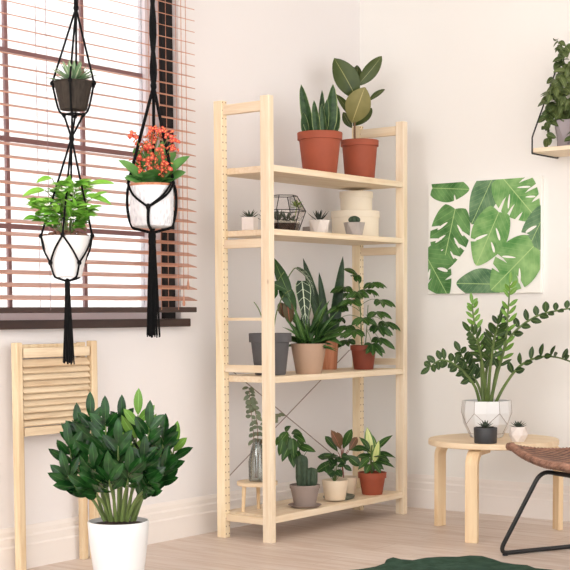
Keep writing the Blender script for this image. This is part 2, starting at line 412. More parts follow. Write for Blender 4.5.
# ================================================================== shelving unit
SY0, SY1 = -.385, -.145
ax0 = at_y(268, SY0)[0]; ax1 = at_y(401.5, SY0)[0]; SH = 1.783
ZB = [.105, .67, 1.26, 1.513]; TH = [.028, .026, .024, .026]
un = T('shelving_unit', 'tall open pine shelving unit with four boards and wire cross brace at the back', 'shelf', ((ax0+ax1)/2, (SY0+SY1)/2, 0))
px_, py_ = .016, .022
def pegged(xc):
    s = N('pine_with_peg_holes'); f = s.noise(s.coord((9, 9, .6)), 5, 5, .6, .6); c = s.ramp(f, [(.28, lin((236, 210, 168))), (.62, lin((248, 230, 198)))])
    tc = s.n('ShaderNodeTexCoord'); sp = s.n('ShaderNodeSeparateXYZ'); s.l(tc.outputs['Object'], sp.inputs[0])
    dx = s.math('SUBTRACT', s.math('ABSOLUTE', s.math('SUBTRACT', sp.outputs[0], xc)), .010)
    dz = s.math('MULTIPLY', s.math('SUBTRACT', s.math('FRACT', s.math('DIVIDE', sp.outputs[2], .032)), .5), .032)
    d = s.math('SQRT', s.math('ADD', s.math('MULTIPLY', dx, dx), s.math('MULTIPLY', dz, dz)))
    s.col(s.mix(s.math('LESS_THAN', d, .0030), c, lin((150, 112, 80)))); s.set(.5, .35); return s.m
for x in (ax0, ax1):
    for y in (SY0, SY1):
        o = M().box((x-px_, y-py_, 0), (x+px_, y+py_, SH)).build('post', 'pine_z' if y == SY0 else pegged(x-(ax0+ax1)/2), un, bevel=.002)
    for zr, hh in ((1.745, .04), (1.205, .035), (.70, .03), (.085, .03)):
        M().box((x-.011, SY0+py_, zr-hh/2), (x+.011, SY1-py_, zr+hh/2)).build('side_rail', 'pine_y', un, bevel=.002)
M().box((ax0-.011, SY0+py_, .895), (ax0+.011, SY1-py_, .907)).build('side_rail', 'pine_y', un)
for z, th in zip(ZB, TH):
    M().box((ax0+px_+.001, SY0-.018, z-th), (ax1-px_-.001, SY1+.02, z)).build('shelf_board', 'pine', un, bevel=.002)
xa, xb = ax0+.02, ax1-.02
M().tube([(xa, SY1+.03, .73), (xb, SY1+.03, .19)], .0022, 6).build('brace_wire', 'taupe', un)
M().tube([(xa, SY1+.035, .21), (xb, SY1+.035, .75)], .0022, 6).build('brace_wire', 'taupe', un)
# ================================================================== wall art on the right wall
t1 = at_x(430.5, 0); t2 = at_x(543, 0)
ya, yb = t1[0], t2[0]; zt = 1.519; zbm = 1.008; XF = -.022
pic = T('canvas_picture', 'square canvas print of green monstera leaves on white, on the right wall', 'picture', (0, (ya+yb)/2, (zt+zbm)/2))
MT['canvas'] = plain('white_canvas', (246, 244, 238), .8, .01, 5)
M().box((XF, yb, zbm), (0, ya, zt)).build('canvas', 'canvas', pic, bevel=.002)
Wp = ya-yb; Hp = zt-zbm
def clip(P, lo0, hi0, lo1, hi1):
    for ax, lim, sg in ((0, lo0, 1), (0, hi0, -1), (1, lo1, 1), (1, hi1, -1)):
        Q = []
        for i in range(len(P)):
            a, b = P[i-1], P[i]; ia = (a[ax]-lim)*sg >= 0; ib = (b[ax]-lim)*sg >= 0
            if ia != ib:
                k = (lim-a[ax])/(b[ax]-a[ax]); Q.append(tuple(a[j]+(b[j]-a[j])*k for j in range(len(a))))
            if ib: Q.append(b)
        P = Q
        if not P: return P
    return P
import bmesh
def printed(polys, lift, mat, name, parent=None):
    """flat print on the canvas: polygons given in picture coordinates, each corner with its own uv"""
    off = LOC[pic.name]; m_ = M()
    for P in polys:
        Q = clip(P, .004, .996, .004, .996)
        if len(Q) >= 3: m_.add([V((XF-lift, ya-q[0]*Wp, zt-q[1]*Hp)) for q in Q], [tuple(range(len(Q)))], [(q[2], q[3]) for q in Q])
    if m_.v: return m_.build(name, mat, pic, flat=True, parent=parent)
for nm, d, l in (('mon1', (56, 106, 52), (116, 162, 98)), ('mon2', (52, 98, 66), (128, 162, 122)), ('mon3', (84, 142, 74), (156, 196, 128))):
    s = N('printed_leaf_'+nm); f = s.noise(s.coord(), 14, 3); u, v = s.uv(); dd = s.math('ABSOLUTE', s.math('MULTIPLY_ADD', u, 2, -1))
    c = s.ramp(f, [(.3, lin(d)), (.7, lin(l))])
    q = s.math('FRACT', s.math('MULTIPLY', s.math('SUBTRACT', v, s.math('MULTIPLY', dd, .3)), 9)); c = s.mix(s.math('MULTIPLY', s.math('LESS_THAN', q, .07), .35), c, lin((176, 206, 140)))
    c = s.mix(s.math('LESS_THAN', dd, .02), c, lin((176, 206, 140))); s.col(c); s.set(.6, .3); MT[nm] = s.m
lift = [.0006]
def monstera(cx, cy, L, W, ang, cuts, holes, mat='mon1'):
    """leaf base at (cx,cy), tip L away in direction ang (degrees, 0 = right, 90 = down) of the picture"""
    L *= .94; W *= .9; a = math.radians(ang); dx, dy = math.cos(a), math.sin(a); n = 60
    def loc2(s_, t_): return (cx+dx*t_*L-dy*s_*W/2, cy+(dy*t_*L+dx*s_*W/2)*Wp/Hp, .5+s_/2, t_)
    def half(t, sg):
        w_ = (max(0, math.sin(math.pi*(t*.97+.03)**.62)))**.62
        for cs, ct, wd, dp in cuts:
            if cs*sg > 0 and abs(t-ct) < wd*.55: w_ *= 1-dp*(1-(abs(t-ct)/(wd*.55))**2)
        return w_
    polys = []
    for sg in (-1, 1):
        for i in range(n):
            t0_, t1_ = i/n, (i+1)/n; h0, h1 = half(t0_, sg), half(t1_, sg); K_ = 4
            for k in range(K_):
                f = lambda t, h, k: loc2(sg*h*k/K_, t+(.16*(h*k/K_)**2*(1-t)-.16*(h*k/K_)*(1-t)**5))
                polys.append([f(t0_, h0, k), f(t1_, h1, k), f(t1_, h1, k+1), f(t0_, h0, k+1)])
    lift[0] += .00035; o = printed(polys, lift[0], mat, 'printed_leaf')
    lift[0] += .00015; gaps = []
    for (hs, ht, hl, hw_) in holes:
        Q = []; sg = 1 if hs > 0 else -1
        for i in range(18):
            th = 2*math.pi*i/18; u_ = math.cos(th)*hl; v_ = math.sin(th)*hw_*(1+.3*math.cos(th)); Q.append(loc2(hs+sg*(u_*.9-v_*.1), ht+(u_*.30+v_*.9)))
        gaps.append(Q)
    for g in gaps: printed([g], lift[0], 'canvas', 'leaf_gap', o)
cutsA = [(1, .3, .05, .6), (1, .5, .05, .65), (1, .7, .05, .6), (-1, .3, .05, .6), (-1, .5, .05, .65), (-1, .7, .05, .6)]
monstera(.04, .04, .36, .24, 5, [(-1, .5, .06, .5), (1, .6, .06, .5)], [], 'mon1')
monstera(.25, .24, .54, .40, 104, cutsA, [(.45, .30, .24, .030), (.42, .50, .24, .030), (-.48, .30, .24, .030), (-.44, .50, .22, .030), (.3, .70, .16, .024), (-.35, .70, .16, .024)], 'mon1')
monstera(.60, -.05, .46, .27, 118, [], [], 'mon2')
monstera(.66, -.02, .50, .40, 48, cutsA, [(.45, .4, .26, .024), (-.45, .42, .26, .024), (-.4, .62, .2, .022)], 'mon3')
monstera(1.04, .30, .46, .26, 118, cutsA[1:3], [(.4, .4, .3, .05)], 'mon2')
monstera(.64, .29, .48, .36, 116, [(1, .6, .06, .4)], [(-.42, .34, .26, .034), (.36, .52, .30, .034), (-.44, .58, .22, .034)], 'mon3')
monstera(-.03, .62, .44, .34, 58, cutsA[:2]+cutsA[4:], [(.40, .42, .26, .04), (-.45, .50, .26, .05)], 'mon1')
monstera(.64, .92, .40, .27, 182, [], [], 'mon2')
monstera(.94, .60, .52, .42, 138, cutsA[1:3]+cutsA[4:5], [(.45, .42, .26, .024), (-.45, .48, .26, .03), (-.4, .66, .2, .024)], 'mon3')
# ================================================================== pots and plants on the shelving unit
def spot(px, y, z):
    x, t = at_y(px, y); return V((x, y, z)), t
def pot(root, c, rt, rb, h, mat, rim=0, ro=.006, wall=.005, name='pot', soil='soil', seg=40, sd=.014, **k):
    pr = [(rb*.96, 0), (rb, .004)]
    if rim: pr += [(rt-ro-.0015, h-rim), (rt-.001, h-rim+.0008), (rt, h-.002), (rt-.002, h)]
    else: pr += [(rt, h-.002), (rt-.001, h)]
    pr += [(rt-wall-.002, h), (rt-wall-.004, h-sd-.004)]
    o = M().lathe(c, pr, seg, True, False).build(name, mat, root, **k)
    if soil:
        r = rt-wall-.0035; mm = M(); vs = [c+V((0, 0, h-sd+.004))]; fs = []
        for q in (.5, 1):
            for i in range(20):
                a = 2*math.pi*i/20; vs.append(c+V((r*q*math.cos(a), r*q*math.sin(a), h-sd+(.003 if q < 1 else 0)+rnd(-.001, .001))))
        for i in range(20): j = (i+1) % 20; fs += [(0, 1+i, 1+j), (1+i, 21+i, 21+j, 1+j)]
        mm.add(vs, fs).build(soil, soil if soil in MT else 'soil', root)
    return o
LV = []
def lf(m, t, a, b, w, dd=(0, 0), **k):
    """leaf from photo point a to photo point b on a plant standing at distance t; dd: how far each end is behind that; w in px"""
    m.leaf(S(a[0], a[1], t+dd[0]), S(b[0], b[1], t+dd[1]), w*t/F, **k)
def stem(m, t, pts, r0, r1, seg=6):
    P = catmull([S(p[0], p[1], t+(p[2] if len(p) > 2 else 0)) for p in pts], 5); n = len(P)
    m.tube(P, [r0+(r1-r0)*i/(n-1) for i in range(n)], seg); return P
# ---- top board
c, t = spot(320.5, -.25, ZB[3]); h = Z(133, t)-ZB[3]
r = T('potted_snake_plant', 'snake plant in a wide terracotta pot, left on the topmost board', 'plant', c)
pot(r, c, 22.5*t/F, 16.5*t/F, h, 'terra', .032, .007)
m = M()
for a, b, w, d in (((311, 136), (301, 84), 11, (0, -.02)), ((328, 137), (333, 84), 13, (0, 0)), ((314, 136), (306, 106), 8, (.02, .03)), ((320, 136), (322, 90), 8, (.03, .05)),
                   ((318, 137), (314, 100), 8, (-.03, -.04)), ((325, 137), (322, 103), 7, (-.04, -.05)), ((333, 136), (338, 106), 9, (.01, .03)), ((306, 136), (303, 112), 8, (.0, -.02)), ((323, 136), (327, 99), 8, (-.02, -.03))):
    lf(m, t, a, b, w*1.2, d, prof='strap', fold=.5, bend=rnd(-.03, .03), seg=10, n=-FWD+RGT*rnd(-.6, .6), wave=.03)
m.build('foliage', 'snake', r)
c, t = spot(360, -.235, ZB[3]); h = Z(141, t)-ZB[3]
r = T('potted_rubber_plant', 'rubber plant with big olive oval leaves in terracotta pot on the topmost board', 'plant', c)
pot(r, c, 19*t/F, 14.5*t/F, h, 'terra', .028, .006)
m = M(); stem(m, t, [(355, 145), (354.5, 128), (356, 110), (357, 92), (356, 80)], .006, .003)
for a, b in (((355, 122), (362, 112)), ((356, 100), (350, 96)), ((357, 95), (366, 88))): stem(m, t, [a, b], .0025, .002)
m.build('stem', 'stemb', r)
m = M()
for a, b, w, d, n in (((357, 99), (334, 58), 25, (0, -.03), V((0, 0, .3))), ((357, 86), (382, 56), 15, (0, .02), RGT*.5), ((369, 101), (385, 89), 7, (0, .03), V((0, 0, 1))),
                   ((355, 82), (351, 66), 11, (.02, .03), RGT*-.3), ((357, 82), (357, 65), 10, (.03, .05), RGT*.5), ((353, 126), (372, 108), 15, (.03, .07), V((0, 0, .4))), ((356, 122), (336, 94), 9, (.02, .06), V((0, 0, .8))), ((352, 128), (343, 112), 9, (.03, .05), RGT*-.4)):
    lf(m, t, a, b, w, d, n=-FWD+n, fold=.18, bend=.08, seg=12)
m.build('foliage', 'rubber', r)
m = M(); lf(m, t, (352, 123), (365, 87), 26, (-.02, -.06), n=-FWD+RGT*-.2, fold=.12, bend=.05, seg=14)
m.build('turned_leaf', 'rubberb', r, label='leaf showing its pale olive underside')
# ---- second board
c, t = spot(250.5, -.24, ZB[2])
r = T('potted_succulent', 'small spiky succulent in pale square pot behind the left front post', 'plant', c)
q = 6.3*t/F; hh = .055
m = M(); m.lathe(c, [(q*1.25, 0), (q*1.414, .003), (q*1.414, hh), (q*1.2, hh), (q*1.15, hh-.008)], 4, True, True, math.pi/4+.3); m.build('pot', 'concw', r, bevel=.001)
m = M()
for i in range(16):
    a = i*2.4; e = .25+.05*i; b0 = c+V((0, 0, hh-.006)); dr = V((math.cos(a)*math.cos(e), math.sin(a)*math.cos(e), math.sin(e)))
    m.leaf(b0+dr*.004, b0+dr*.046, .011, n=UP-dr*.3, prof='lance', fold=.5, bend=-.08, seg=5)
m.build('rosette', 'succd', r)
# geometric terrarium
c, t = spot(284, -.25, ZB[2]); k = t/F
r = T('glass_terrarium', 'faceted glass terrarium with black edges holding succulents and white pebbles', 'terrarium', c)
def ring(rad, z, ph=.35, n=6): return [c+V((rad*math.cos(ph+2*math.pi*i/n), rad*math.sin(ph+2*math.pi*i/n), z)) for i in range(n)]
zt_ = Z(196, t)-ZB[2]; zm = Z(211, t)-ZB[2]
R0, R1, R2 = ring(15*k, .003), ring(23*k, zm), ring(14*k, zt_)
m = M()
for P in (R0, R1, R2): m.tube(P, .0019, 6, True)
for i in range(6): m.tube([R0[i], R1[i], R2[i]], .0019, 6)
m.build('frame', 'black', r)
m = M()
for i in range(6):
    j = (i+1) % 6; m.add([R0[i], R0[j], R1[j], R1[i]], [(0, 1, 2, 3)]); m.add([R1[i], R1[j], R2[j], R2[i]], [(0, 1, 2, 3)])
m.build('glass_panes', 'glass', r, flat=True)
f = .42; rs = (15+8*f)*k*.95
m = M(); m.lathe(c, [(15*k*.93, .005), (rs*.97, zm*f)], 6, True, True, .35); m.build('soil', 'soil', r, flat=True)
m = M()
for i in range(110):
    a = rnd(0, 6.3); q = math.sqrt(rnd(0, 1))*rs*.86; m.ball(c+V((q*math.cos(a), q*math.sin(a), zm*f+.004+rnd(0, .004))), rnd(.003, .006), 6, 4, rough=.2)
m.build('pebbles', 'peb', r)
m = M()
for (ox, oz, n_, L) in ((-16, 0, 14, .058), (-5, 0, 14, .060), (3, .004, 12, .054), (-10, .01, 10, .05), (9, 0, 10, .038)):
    b0 = c+RGT*(ox*k)+V((0, 0, zm*f+.006+oz))-FWD*rnd(-.02, .03)
    for i in range(n_):
        a = i*2.4; e = .3+.07*i; dr = V((math.cos(a)*math.cos(e), math.sin(a)*math.cos(e), math.sin(e))); m.leaf(b0, b0+dr*L, .011, n=UP-dr*.3, prof='obov', fold=.4, bend=-.06, seg=5)
m.build('dark_succulents', 'succd', r)
m = M(); b1 = S(297, 207, t)
m.tube([c+RGT*(10*k)+V((0, 0, zm*f)), b1], .0018)
for i in range(13):
    a = i*2.4; e = -.1+.09*i; dr = V((math.cos(a)*math.cos(e), math.sin(a)*math.cos(e), math.sin(e))); m.leaf(b1, b1+dr*.036, .012, n=UP-dr*.3, prof='obov', fold=.3, bend=-.1, seg=5)
m.build('leafy_sprig', 'succb', r)
# white faceted pot with aloe
def facet_pot(root, c, rt, rb, h, mat, n=5, ph=.3, hole=True):
    vs = []; fs = []
    for rr, z, p in ((rb, 0, ph), (rt, h, ph+math.pi/n)):
        for i in range(n): vs.append(c+V((rr*math.cos(p+2*math.pi*i/n), rr*math.sin(p+2*math.pi*i/n), z)))
    for i in range(n):
        j = (i+1) % n; fs += [(i, j, n+i), (j, n+j, n+i)]
    k = 2*n
    for i in range(n): p = ph+math.pi/n+2*math.pi*i/n; vs.append(c+V((rt*.82*math.cos(p), rt*.82*math.sin(p), h)))
    for i in range(n): p = ph+math.pi/n+2*math.pi*i/n; vs.append(c+V((rt*.78*math.cos(p), rt*.78*math.sin(p), h-.012)))
    for i in range(n):
        j = (i+1) % n; fs += [(n+i, n+j, k+j, k+i), (k+i, k+j, k+n+j, k+n+i)]
    fs += [tuple(range(n-1, -1, -1)), tuple(k+n+i for i in range(n))]
    return M().add(vs, fs).build('pot', mat, root, flat=True)
def rosette(root, b, n, L, w, mat, e0=.2, de=.07, prof='lance', name='rosette', fold=.45, bend=-.08, tl=.3):
    m = M()
    for i in range(n):
        a = i*2.4+rnd(-.2, .2); e = min(1.4, e0+de*i); dr = V((math.cos(a)*math.cos(e), math.sin(a)*math.cos(e), math.sin(e)))
        m.leaf(b, b+dr*L*(1-.25*i/n), w, n=UP-dr*tl, prof=prof, fold=fold, bend=bend, seg=6)
    m.build(name, mat, root)
c, t = spot(319.5, -.27, ZB[2]); k = t/F
r = T('potted_aloe', 'tiny dark aloe in a white faceted pot between terrarium and round boxes', 'plant', c)
facet_pot(r, c, 11.5*k, 8*k, Z(220.5, t)-ZB[2], 'concw', 6, .2)
rosette(r, c+V((0, 0, Z(220.5, t)-ZB[2]-.008)), 12, .070, .012, 'aloe', .6, .07)
c, t = spot(309, -.17, ZB[2])
r = T('small_block_pot', 'small grey block pot partly behind the white faceted pot', 'pot', c)
m = M(); m.box(c+V((-.02, -.02, 0)), c+V((.02, .02, .042))); m.build('body', 'conc', r, bevel=.003)
c, t = spot(355.5, -.2, ZB[2]); k = t/F
def hatbox(c, rr, h, lid, label):
    r = T('round_box', label, 'box', c, None)
    M().lathe(c, [(rr-.003, 0), (rr-.003, h-.002)], 48).build('box_body', 'box', r)
    M().lathe(c, [(rr, h-lid), (rr+.001, h-lid+.001), (rr+.001, h-.002), (rr-.001, h)], 48).build('lid', 'box', r, bevel=.0)
    return r
z1 = Z(212, t)-ZB[2]; z2 = Z(192.5, t)-Z(212, t)
hatbox(c, 24*k, z1, .030, 'large round cream box with lid, bottom of the two stacked')
c2 = c+RGT*(1*k)+V((0, 0, z1+.0005))
hatbox(c2, 16.5*k, z2, .028, 'small round cream box with lid on top of the larger one')
c, t = spot(354.5, -.34, ZB[2]); k = t/F
r = T('potted_round_cactus', 'small round cactus in a grey concrete faceted pot before the round boxes', 'cactus', c)
facet_pot(r, c, 10.8*k, 8.5*k, Z(223, t)-ZB[2], 'conc', 6, .5)
def cactus(m, c, rr, h, ribs=10, seg=40, rings=12):
    vs = []; fs = []
    for k_ in range(rings+1):
        ph = k_/rings; z = h*(1-math.cos(ph*math.pi))/2 if h < rr*2.5 else h*ph
        q = rr*math.sin(math.acos(max(-1, min(1, 1-2*z/h)))) if h < rr*2.5 else rr*(min(1, .75+ph) if ph < .8 else math.sqrt(max(0, 1-((ph-.8)/.2)**2)))
        for i in range(seg):
            a = 2*math.pi*i/seg; g = q*(1-.2*(.5+.5*math.cos(a*ribs))); vs.append(c+V((g*math.cos(a), g*math.sin(a), z)))
    for k_ in range(rings):
        for i in range(seg): j = (i+1) % seg; fs.append((k_*seg+i, k_*seg+j, (k_+1)*seg+j, (k_+1)*seg+i))
    m.add(vs, fs)
m = M(); cactus(m, c+V((0, 0, Z(224.5, t)-ZB[2])), 6*k, .036); m.build('cactus', 'cactus', r)
# ---- third board
c, t = spot(270, -.28, ZB[1]); k = t/F; h = Z(333, t)-ZB[1]
r = T('potted_leafy_plant', 'reddish and green leafy plant in a dark grey pot behind the left front post', 'plant', c)
pot(r, c, 21.5*k, 15.5*k, h, 'dgrey', 9*k, .008)
m = M()
for P in ([(273, 338), (276, 315), (283, 296), (291, 290)], [(270, 338), (272, 310), (276, 285), (284, 272)], [(268, 338), (260, 312), (254, 302)], [(271, 338), (270, 318), (274, 300)]): stem(m, t, P, .003, .002)
m.build('stems', 'stem', r)
m = M()
for a, b, w, d in (((290, 298), (273, 257), 13, (.0, .04)), ((286, 285), (276, 262), 10, (.03, .05)), ((276, 288), (268, 303), 10, (-.03, -.05)), ((281, 284), (296, 312), 15, (.02, .04)), ((272, 283), (287, 290), 9, (-.01, 0))):
    lf(m, t, a, b, w, d, prof='ovate', n=-FWD+UP*.2, bend=.08, seg=10)
m.build('foliage', 'dgreen', r)
m = M()
for a, b, w, d in (((287, 300), (290, 325), 12, (.03, .05)), ((280, 302), (284, 318), 9, (.03, .05))): lf(m, t, a, b, w, d, prof='ovate', n=-FWD+UP*.2, bend=.08, seg=10)
m.build('reddish_leaves', 'red', r, label='reddish brown leaves')
c, t = spot(329, -.17, ZB[1]); k = t/F; h = Z(341, t)-ZB[1]
r = T('snake_plant_in_wooden_pot', 'tall dark snake plant in reddish wooden pot, behind the beige pot', 'plant', c)
pot(r, c, 9.5*k, 7.8*k, h, 'vasew', 0)
m = M()
for a, b, w, d in (((327, 345), (303, 258), 12, (.02, .02)), ((328, 345), (319, 272), 9.5, (0, .0)), ((331, 345), (343, 256), 13, (0, -.02)), ((330, 345), (334, 300), 9, (.02, .04)), ((326, 345), (312, 296), 9, (-.02, -.03))):
    lf(m, t, a, b, w, d, prof='strap', fold=.35, n=-FWD+RGT*rnd(-.4, .4), bend=rnd(-.02, .02), seg=12)
m.build('foliage', 'snaked', r)
c, t = spot(308.5, -.345, ZB[1]); k = t/F; h = Z(343.5, t)-ZB[1]
r = T('potted_alocasia', 'alocasia with white-veined dark leaves and arching strap leaves in a beige pot', 'plant', c)
pot(r, c, 18*k, 13*k, h, 'beige', 0)
m = M(); stem(m, t, [(306, 348), (303, 320, .02), (298, 296, .02), (300, 284)], .0035, .002); stem(m, t, [(303, 348), (296, 315, .02), (287, 285, .03), (293, 270, .01), (298, 268)], .0035, .002)
m.build('stems', 'stem', r)
m = M(); lf(m, t, (302, 281), (306, 330), 16, (-.01, -.07), prof='arrow', n=-FWD+UP*.1+RGT*.15, bend=.1, seg=16, wave=.03, fold=.15)
lf(m, t, (296, 268), (314, 296), 11, (.0, .0), prof='arrow', n=-FWD*.5+UP*1+RGT*.5, bend=.3, seg=14, fold=.2)
m.build('veined_leaves', 'aloc', r, label='dark arrow-shaped leaves with white veins')
m = M(); random.seed(3)
for i in range(54):
    ang = rnd(-1.5, 1.5); L = rnd(20, 52)*(1-.25*abs(ang)/1.5); up = math.cos(ang); b = (308+rnd(-9, 9), 347)
    tip = (b[0]+math.sin(ang)*L*1.05, b[1]-up*L-rnd(0, 6)+abs(ang)*8)
    lf(m, t, b, tip, rnd(3.2, 5.5), (rnd(-.04, .04), rnd(-.10, .06)), prof='lance', n=-FWD*.8+UP*.8+RGT*rnd(-.5, .5), bend=.22, seg=8, fold=.35)
for b, tp in (((315, 345), (333, 318)), ((318, 345), (340, 322)), ((320, 345), (345, 335)), ((322, 340), (343, 346)), ((316, 340), (330, 300)), ((298, 345), (288, 322)), ((300, 340), (290, 310))):
    lf(m, t, b, tp, 9, (-.02, -.05), prof='lance', n=-FWD*.6+UP, bend=.25, seg=8, fold=.35)
m.build('strap_foliage', 'green', r)
c, t = spot(363.5, -.305, ZB[1]); k = t/F; h = Z(345.5, t)-ZB[1]
r = T('potted_schefflera', 'umbrella tree with drooping fingered leaves in a small terracotta pot', 'plant', c)
pot(r, c, 13.5*k, 9.8*k, h, 'terra2', .024, .004)
def palm(m, ms, p, d, L, w, n=7, droop=.5):
    d = V(d).normalized(); _, s1, u1 = basis(d, UP)
    for i in range(n):
        a = -2.3+4.6*i/(n-1)+rnd(-.12, .12)
        v = (d*math.cos(a)*.9+s1*math.sin(a)); v = v.normalized()-UP*droop
        q = p+v.normalized()*L*(.72+.28*math.cos(a))*rnd(.85, 1.1)
        m.leaf(p, q, w, n=UP*.7+d*.2-FWD*.9+jit(.3), prof='ell', fold=.3, bend=.16, seg=6)
m = M(); ms = M(); random.seed(11)
main = stem(ms, t, [(362, 350), (361, 325), (360, 300), (358.5, 276)], .0035, .0018)
stem(ms, t, [(365, 350), (367, 325), (368, 305)], .0028, .0015)
for (bx, by), (x, y), dd in (((359, 285), (357, 275), 0), ((360, 298), (345, 287), -.03), ((360, 296), (372, 283), .03), ((361, 312), (342, 306), .0), ((361, 305), (380, 300), -.02), ((362, 315), (352, 300), -.06), ((367, 318), (385, 322), .02),
        ((362, 325), (376, 312), -.06), ((362, 330), (347, 326), -.04), ((366, 330), (379, 338), -.02), ((361, 335), (348, 340), .03), ((363, 325), (363, 318), -.08), ((362, 300), (366, 290), .06), ((361, 310), (350, 294), .05), ((361, 318), (339, 318), .03), ((366, 315), (378, 326), -.05), ((361, 300), (358, 292), -.05), ((366, 330), (372, 344), -.04), ((362, 335), (354, 330), -.08)):
    P = stem(ms, t, [(bx, by), ((bx+x)/2, (by+y)/2-3, dd*.5), (x, y, dd)], .0014, .001, 5)
    d = (P[-1]-P[0]).normalized() if (P[-1]-P[0]).length > .02 else RGT; d.z *= .3
    palm(m, ms, P[-1], d+FWD*dd*6, .084, .028, 8, .55)
ms.build('stems', 'stem', r); m.build('foliage', 'green', r)
# ---- bottom board
c, t = spot(256, -.24, ZB[0]); k = t/F; hs = Z(481, t)-ZB[0]
r = T('plant_stand', 'low round wooden stand at the left end of the bottom board', 'stand', c)
M().lathe(c+V((0, 0, hs-.016)), [(.082, 0), (.085, .003), (.085, .014), (.083, .016)], 40).build('stand_top', 'birch', r)
for i in range(3):
    a = .6+i*2.094; d = V((math.cos(a), math.sin(a), 0))
    M().tube([c+d*.060+V((0, 0, hs-.017)), c+d*.066], [.009, .007], 10).build('leg', 'birch_z', r)
cv = c+V((0, 0, hs)); r = T('vase_of_branches', 'tall clear glass vase with grey-green leafy branches, behind the left front post', 'vase', cv)
M().lathe(cv, [(.030, 0), (.035, .004), (.036, .08), (.026, .13), (.018, .16), (.020, .175), (.018, .175), (.016, .16), (.024, .128), (.034, .08), (.032, .008)], 28, True, True).build('glass_vase', 'vglass', r)
m = M(); ms = M(); random.seed(5)
for P in ([(256, 478), (254, 440), (251, 410), (249, 388)], [(257, 478), (258, 445), (256, 415), (250, 398)], [(255, 478), (262, 440), (270, 420), (278, 414)]):
    Q = stem(ms, t, P, .002, .0012, 5)
    for i in range(5, len(Q)):
        for sg in (-1, 1):
            if rnd(0, 1) < .8: q = Q[i]; d = RGT*sg*rnd(.5, 1)+FWD*rnd(-.8, .8)-UP*rnd(0, .9); m.leaf(q, q+d.normalized()*rnd(.025, .042), .018, n=-FWD+UP*rnd(-.3, .8), prof='ell', seg=5)
ms.build('stems', 'stemb', r); m.build('foliage', 'euc', r)
def saucer(c, rr, label, mat, h=.012):
    o = M().lathe(c, [(rr*.7, 0), (rr*.78, .001), (rr, h-.001), (rr-.001, h), (rr*.93, h), (rr*.74, .005), (.001, .005)], 36, True, True).build('saucer', mat)
    return TM(o, label, 'saucer')
c, t = spot(304, -.335, ZB[0]); k = t/F
saucer(c, 17*k, 'taupe clay saucer under the cactus pot on the bottom board', 'taupe')
cp = c+V((0, 0, .0055)); h = Z(484.5, t)-cp.z
r = T('potted_cactus', 'two-lobed dark cactus with a trailing leafy plant in a taupe pot on saucer', 'cactus', cp)
pot(r, cp, 15.5*k, 11*k, h, 'taupe', .016, .003)
m = M(); zb_ = Z(486, t)
cactus(m, c+RGT*(-3*k)+V((0, 0, zb_-c.z)), 6.4*k, 32*k, 9, 36, 14); m.build('tall_cactus_lobe', 'cactus', r)
m = M(); cactus(m, c+RGT*(6.5*k)-FWD*.01+V((0, 0, zb_-c.z)), 6.4*k, 19*k, 9, 36, 14); m.build('short_cactus_lobe', 'cactus', r)
m = M(); ms = M(); random.seed(9)
P1 = stem(ms, t, [(298, 486, .03), (296, 462, .04), (292, 440, .03), (285, 432, .02), (281, 438, 0)], .0025, .0015)
P2 = stem(ms, t, [(298, 486, .03), (299, 455, .04), (302, 436, .03), (300, 433, .0)], .0025, .0015)
P3 = stem(ms, t, [(299, 486, .03), (302, 462, .04), (308, 450, .02), (315, 451, 0)], .002, .001)
for a, b, w in (((288, 432), (278, 446), 10), ((292, 432), (302, 434), 7), ((294, 434), (306, 443), 8), ((300, 446), (316, 452), 8), ((288, 436), (285, 455), 11), ((293, 438), (294, 458), 11), ((297, 440), (305, 452), 8),
                ((290, 450), (294, 468), 9), ((283, 440), (279, 456), 8), ((285, 431), (291, 426), 6), ((290, 444), (282, 462), 9), ((295, 450), (300, 463), 8), ((281, 437), (276, 446), 7)):
    lf(m, t, a, b, w, (rnd(-.01, .04), rnd(-.03, .05)), prof='ovate', n=-FWD+UP*.4+RGT*rnd(-.4, .4), bend=.12, seg=8)
ms.build('stems', 'stem', r); m.build('trailing_leaves', 'green', r)
# leaf-shaped tray with two cream pots
c, t = spot(338, -.30, ZB[0]); k = t/F
tr = M(); n = 30; vs = []; ex = V((.94, .34, 0)); ey = V((-.34, .94, 0))
for kk, (s_, z) in enumerate(((.55, 0), (.9, .002), (1, .012), (.95, .013), (.82, .006), (.0, .005))):
    for i in range(n):
        a = 2*math.pi*i/n; rr = (1+.10*math.cos(a)+.03*math.cos(9*a))*s_; vs.append(c+ex*(rr*.093*math.cos(a))+ey*(rr*.068*math.sin(a))+V((0, 0, z)))
fs = [(k_*n+i, k_*n+(i+1) % n, (k_+1)*n+(i+1) % n, (k_+1)*n+i) for k_ in range(5) for i in range(n)]+[tuple(range(n-1, -1, -1))]
TM(tr.add(vs, fs).build('leaf_tray', 'greentray'), 'shallow grey-green leaf-shaped tray under two cream pots', 'tray')
ct = c+V((0, 0, .0062))
ca = V((*spot(334.5, -.328, 0)[0][:2], ct.z)); ta = spot(334.5, -.328, 0)[1]
h = Z(480, ta)-ca.z
r = T('potted_small_leaf_plant', 'bushy plant with small dark leaves in the front one of two cream pots', 'plant', ca)
pot(r, ca, 13.3*ta/F, 10.5*ta/F, h, 'cream', 0)
m = M(); ms = M(); mr = M(); random.seed(4)
for i in range(26):
    a = rnd(0, 6.3); q = rnd(.2, 1); x = 334+math.cos(a)*11*q; y = 462+math.sin(a)*9*q
    stem(ms, ta, [(334.5, 482), (x, y+4)], .0012, .0008, 4)
    lf(m, ta, (x, y), (x+rnd(-9, 9), y+rnd(-3, 9)), rnd(6, 9), (0, rnd(-.03, .01)), prof='ovate', n=-FWD*.7+UP*.7+RGT*rnd(-.5, .5), seg=6)
ms.build('stems', 'stem', r); m.build('foliage', 'dgreen', r)
